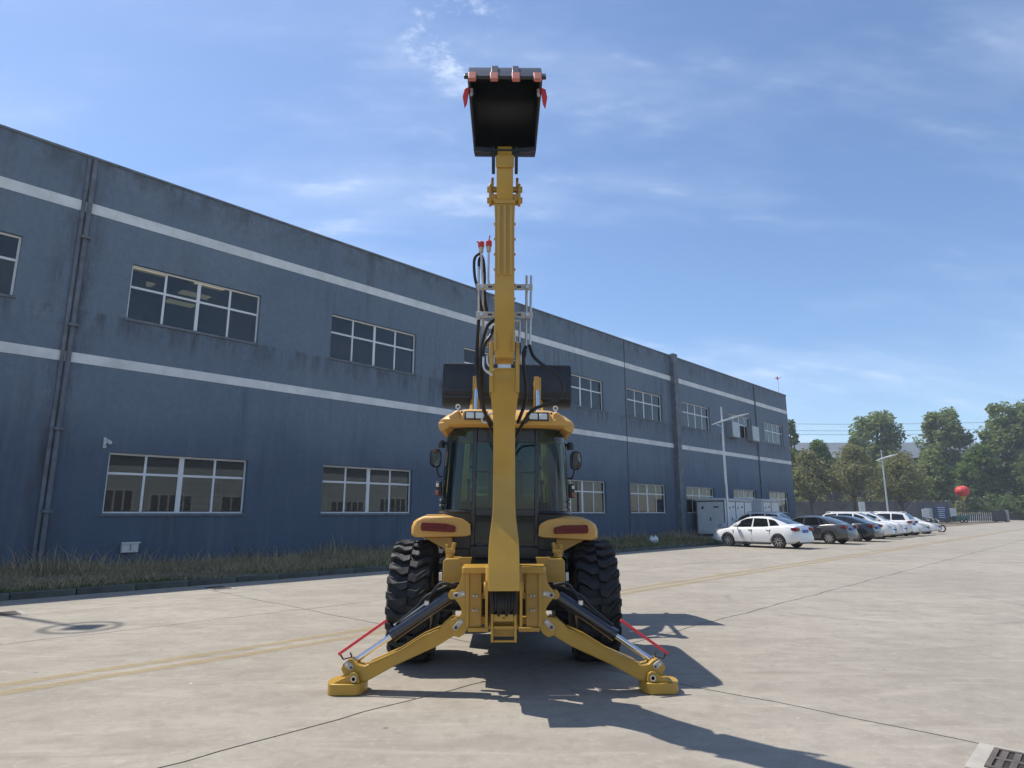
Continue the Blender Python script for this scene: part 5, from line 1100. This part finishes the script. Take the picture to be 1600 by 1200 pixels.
# large trees standing behind
tree('tall rounded green tree left of the far street lamp, highest of the left group', 79.5, 135, 3.0, 19.6, 11.5, 'leaf_mid', 11, 'poplar', .20, 120, 90, .34)
tree('tall dense green tree above the red balloon', 94.0, 135, 3.0, 20.2, 10.5, 'leaf_mid', 12, 'poplar', .25, 120, 90, .34)
tree('tall green tree second from the right edge', 102.0, 128, 3.0, 20.3, 9.5, 'leaf_mid', 13, 'poplar', .18, 120, 90, .34)
tree('tall green tree cut by the right edge', 108.5, 128, 3.0, 21.0, 11, 'leaf_mid', 14, 'poplar', .15, 120, 90, .34)
tree('bushy fresh green tree between the two tallest on the right', 90.5, 122, 2.4, 11.8, 8, 'leaf_fresh', 15, 'oval', .2, 85, 80, .30)
tree('dark bushy tree low at the right edge', 97, 117, 1.5, 11, 8, 'leaf_dark', 16, 'oval', .05, 78, 80, .30)
tree('dark bushy tree beside the far road at the right edge', 103, 122, 1.5, 9.5, 8, 'leaf_dark', 26, 'oval', .02, 78, 80, .30)
tree('dark conifer peeking out behind the factory corner', 56.5, 125, 2.0, 17.5, 6, 'leaf_dark', 17, 'cone', .2, 68, 80, .30)
tree('fresh green tree just right of the factory corner', 60.5, 122, 2.0, 13.0, 7, 'leaf_fresh', 18, 'oval', .2, 78, 80, .30)
tree('thin pale topped tree between the factory corner and the tall left tree', 69.5, 126, 2.0, 14.6, 5.5, 'leaf_mid', 19, 'oval', .3, 61, 70, .28)
tree('fresh green tree low behind the far street lamp', 79, 118, 2.0, 10.5, 8, 'leaf_mid', 20, 'oval', .15, 78, 80, .30)
# sparse olive brown trees in front of the wall
tree('sparse olive brown tree nearest the factory corner', 46.5, 98, 0, 10.8, 7.4, 'leaf_brown', 21, 'oval', .40, 60, 55, .22)
tree('sparse olive brown tree behind the grey sedan', 52.5, 97, 0, 11.4, 8.0, 'leaf_brown', 22, 'oval', .42, 64, 55, .22)
tree('sparse olive brown tree right of the far street lamp', 60.0, 97.5, 0, 10.2, 9.0, 'leaf_brown', 23, 'oval', .42, 66, 55, .22)
tree('small fresh green tree behind the perimeter wall', 50.0, 112, .5, 11.5, 7.5, 'leaf_fresh', 24, 'oval', .15, 78, 60, .26)
tree('olive green tree between the far street lamp and the navy board', 68.0, 112, .5, 10.6, 8.5, 'leaf_mid', 25, 'oval', .2, 85, 60, .26)
# hedge, shrubs
hd = thing('hedge', 'long clipped green hedge along the far road beyond the gate', 'hedge', (84, 116, 0))
rh = random.Random(3)
cen = [(-8+k*.55+rh.uniform(-.2, .2), rh.uniform(-.6, .6), rh.uniform(1.2, 2.5)) for k in range(64)]
leaf_cloud('foliage', cen, [.75]*64, 90, .18, 'leaf_fresh', hd, 31, .8)
MB().box(-8, 27, -.3, .3, 0, 1.4).build('branches', 'bark', hd)
rb_ = random.Random(9); cen = []; rad = []
for k in range(150):
    x = rb_.uniform(44, 122); y = rb_.uniform(113, 140); cen.append((x, y, rb_.uniform(1.0, 4.2)+(y-113)*.10)); rad.append(rb_.uniform(1.0, 2.2))
o = leaf_cloud('undergrowth', cen, rad, 90, .26, 'leaf_dark', None, 32, .8, kind='stuff'); tag(o, 'dark green undergrowth on the bank below the trees', 'undergrowth')
cen = [(rb_.uniform(44, 78), rb_.uniform(107.5, 112), rb_.uniform(.5, 4.2)) for k in range(60)]
o = leaf_cloud('dry_shrubs', cen, [rb_.uniform(.8, 1.5) for _ in cen], 70, .22, 'leaf_brown', None, 33, .8, kind='stuff'); tag(o, 'dry brownish scrub along the foot of the perimeter wall', 'scrub')
# far grey-roofed hall on the hill
fh = thing('far_hall', 'long low hall with grey roof half hidden behind the tall trees', 'building', (92, 150, 4.5), -.03)
MB().box(-36, 34, 0, 14, 0, 9.6).build('wall', 'pwall', fh, smooth=0)
MB().prism([(-1.0, 9.6), (15, 9.6), (7, 14.0)], 'x', -37, 35).build('roof', 'roofsheet', fh, smooth=0)
for k in range(14): MB().box(-33+k*4.8, -30.5+k*4.8, -.06, -.01, 3.5, 6.5).build('window', 'carglass', fh, smooth=0)
# power lines
pl = thing('utility_pole', 'dark utility pole behind the factory corner', 'utility pole', (60.2, 132, 3.0))
MB().cyl((0, 0, 0), (0, 0, 15.3), .18, .12, 10).build('pole', 'dark', pl); MB().bar((-1.1, 0, 14.6), (1.1, 0, 14.6), .12, .12).build('crossarm', 'dark', pl)
p2 = thing('utility_pole', 'second dark utility pole hidden beyond the right edge', 'utility pole', (150, 140, 4.0))
MB().cyl((0, 0, 0), (0, 0, 18), .18, .12, 10).build('pole', 'dark', p2)
for k, (dz, lab) in enumerate(((16.9, 'uppermost overhead power cable crossing the sky'), (15.5, 'lower overhead power cable crossing the sky above the trees'), (14.7, 'lowest thin overhead cable crossing above the far hall'))):
    a_, b_ = Vector((40, 131, 3+dz)), Vector((150, 140, 5.5+dz*1.06)); P = [a_.lerp(b_, q/16)-Vector((0, 0, 1.3*(1-(q/8-1)**2))) for q in range(17)]
    tag(MB().tube(P, .035, 5).build('power_cable', 'dark'), lab, 'cable', 'overhead power cables')

# workshop across the yard, behind the camera; the factory windows mirror it
wk = thing('opposite_workshop', 'pale workshop across the yard, mirrored in the factory windows', 'building', SN(0, -34), SITE)
MB().box(-20, 60, -14, 0, 0, 8.2).build('wall', 'paleboard', wk, smooth=0); MB().prism([(-15, 8.2), (1, 8.2), (-7, 10.6)], 'x', -21, 61).build('roof', 'roofsheet', wk, smooth=0)
rw_ = random.Random(4); x = -19
while x < 56:
    ww_ = rw_.choice((2.4, 3.6, 4.6)); z0 = rw_.choice((1.0, 1.3)); z1 = z0+rw_.choice((1.6, 2.2)); f_ = MB(); f_.box(x, x+ww_, .002, .06, z0, z0+.1).box(x, x+ww_, .002, .06, z1, z1+.1)
    nq = int(ww_/.9)
    for q in range(nq+1): f_.box(x+q*(ww_-.1)/nq, x+q*(ww_-.1)/nq+.16, .004, .055, z0+.1, z1)
    w_ = f_.build('window', 'whiteframe', wk, smooth=0); MB().box(x+.05, x+ww_-.05, .001, .02, z0+.05, z1+.05).build('pane', 'roofsheet', w_, smooth=0)
    x += ww_+rw_.uniform(1.6, 4.5)
for x in (-14.2, 15.8, 39.8): MB().box(x, x+1.9, .002, .08, 0, 4.2).build('shutter_door', 'white', wk, smooth=0)

# thin summer haze over the whole site
hz = MB().box(-150, 330, -90, 330, -2.0, 34).build('haze', 'soil', kind='stuff', smooth=0); hz.data.materials.clear()
hm = bpy.data.materials.new('summer_haze'); hm.use_nodes = True; hn = hm.node_tree.nodes; hn.clear()
ho = hn.new('ShaderNodeOutputMaterial'); pv = hn.new('ShaderNodeVolumePrincipled'); pv.inputs['Color'].default_value = (.82, .88, .95, 1); pv.inputs['Density'].default_value = .0007; pv.inputs['Anisotropy'].default_value = .3
hm.node_tree.links.new(pv.outputs[0], ho.inputs['Volume']); hz.data.materials.append(hm)
tag(hz, 'thin pale summer haze hanging over the whole site', 'haze')
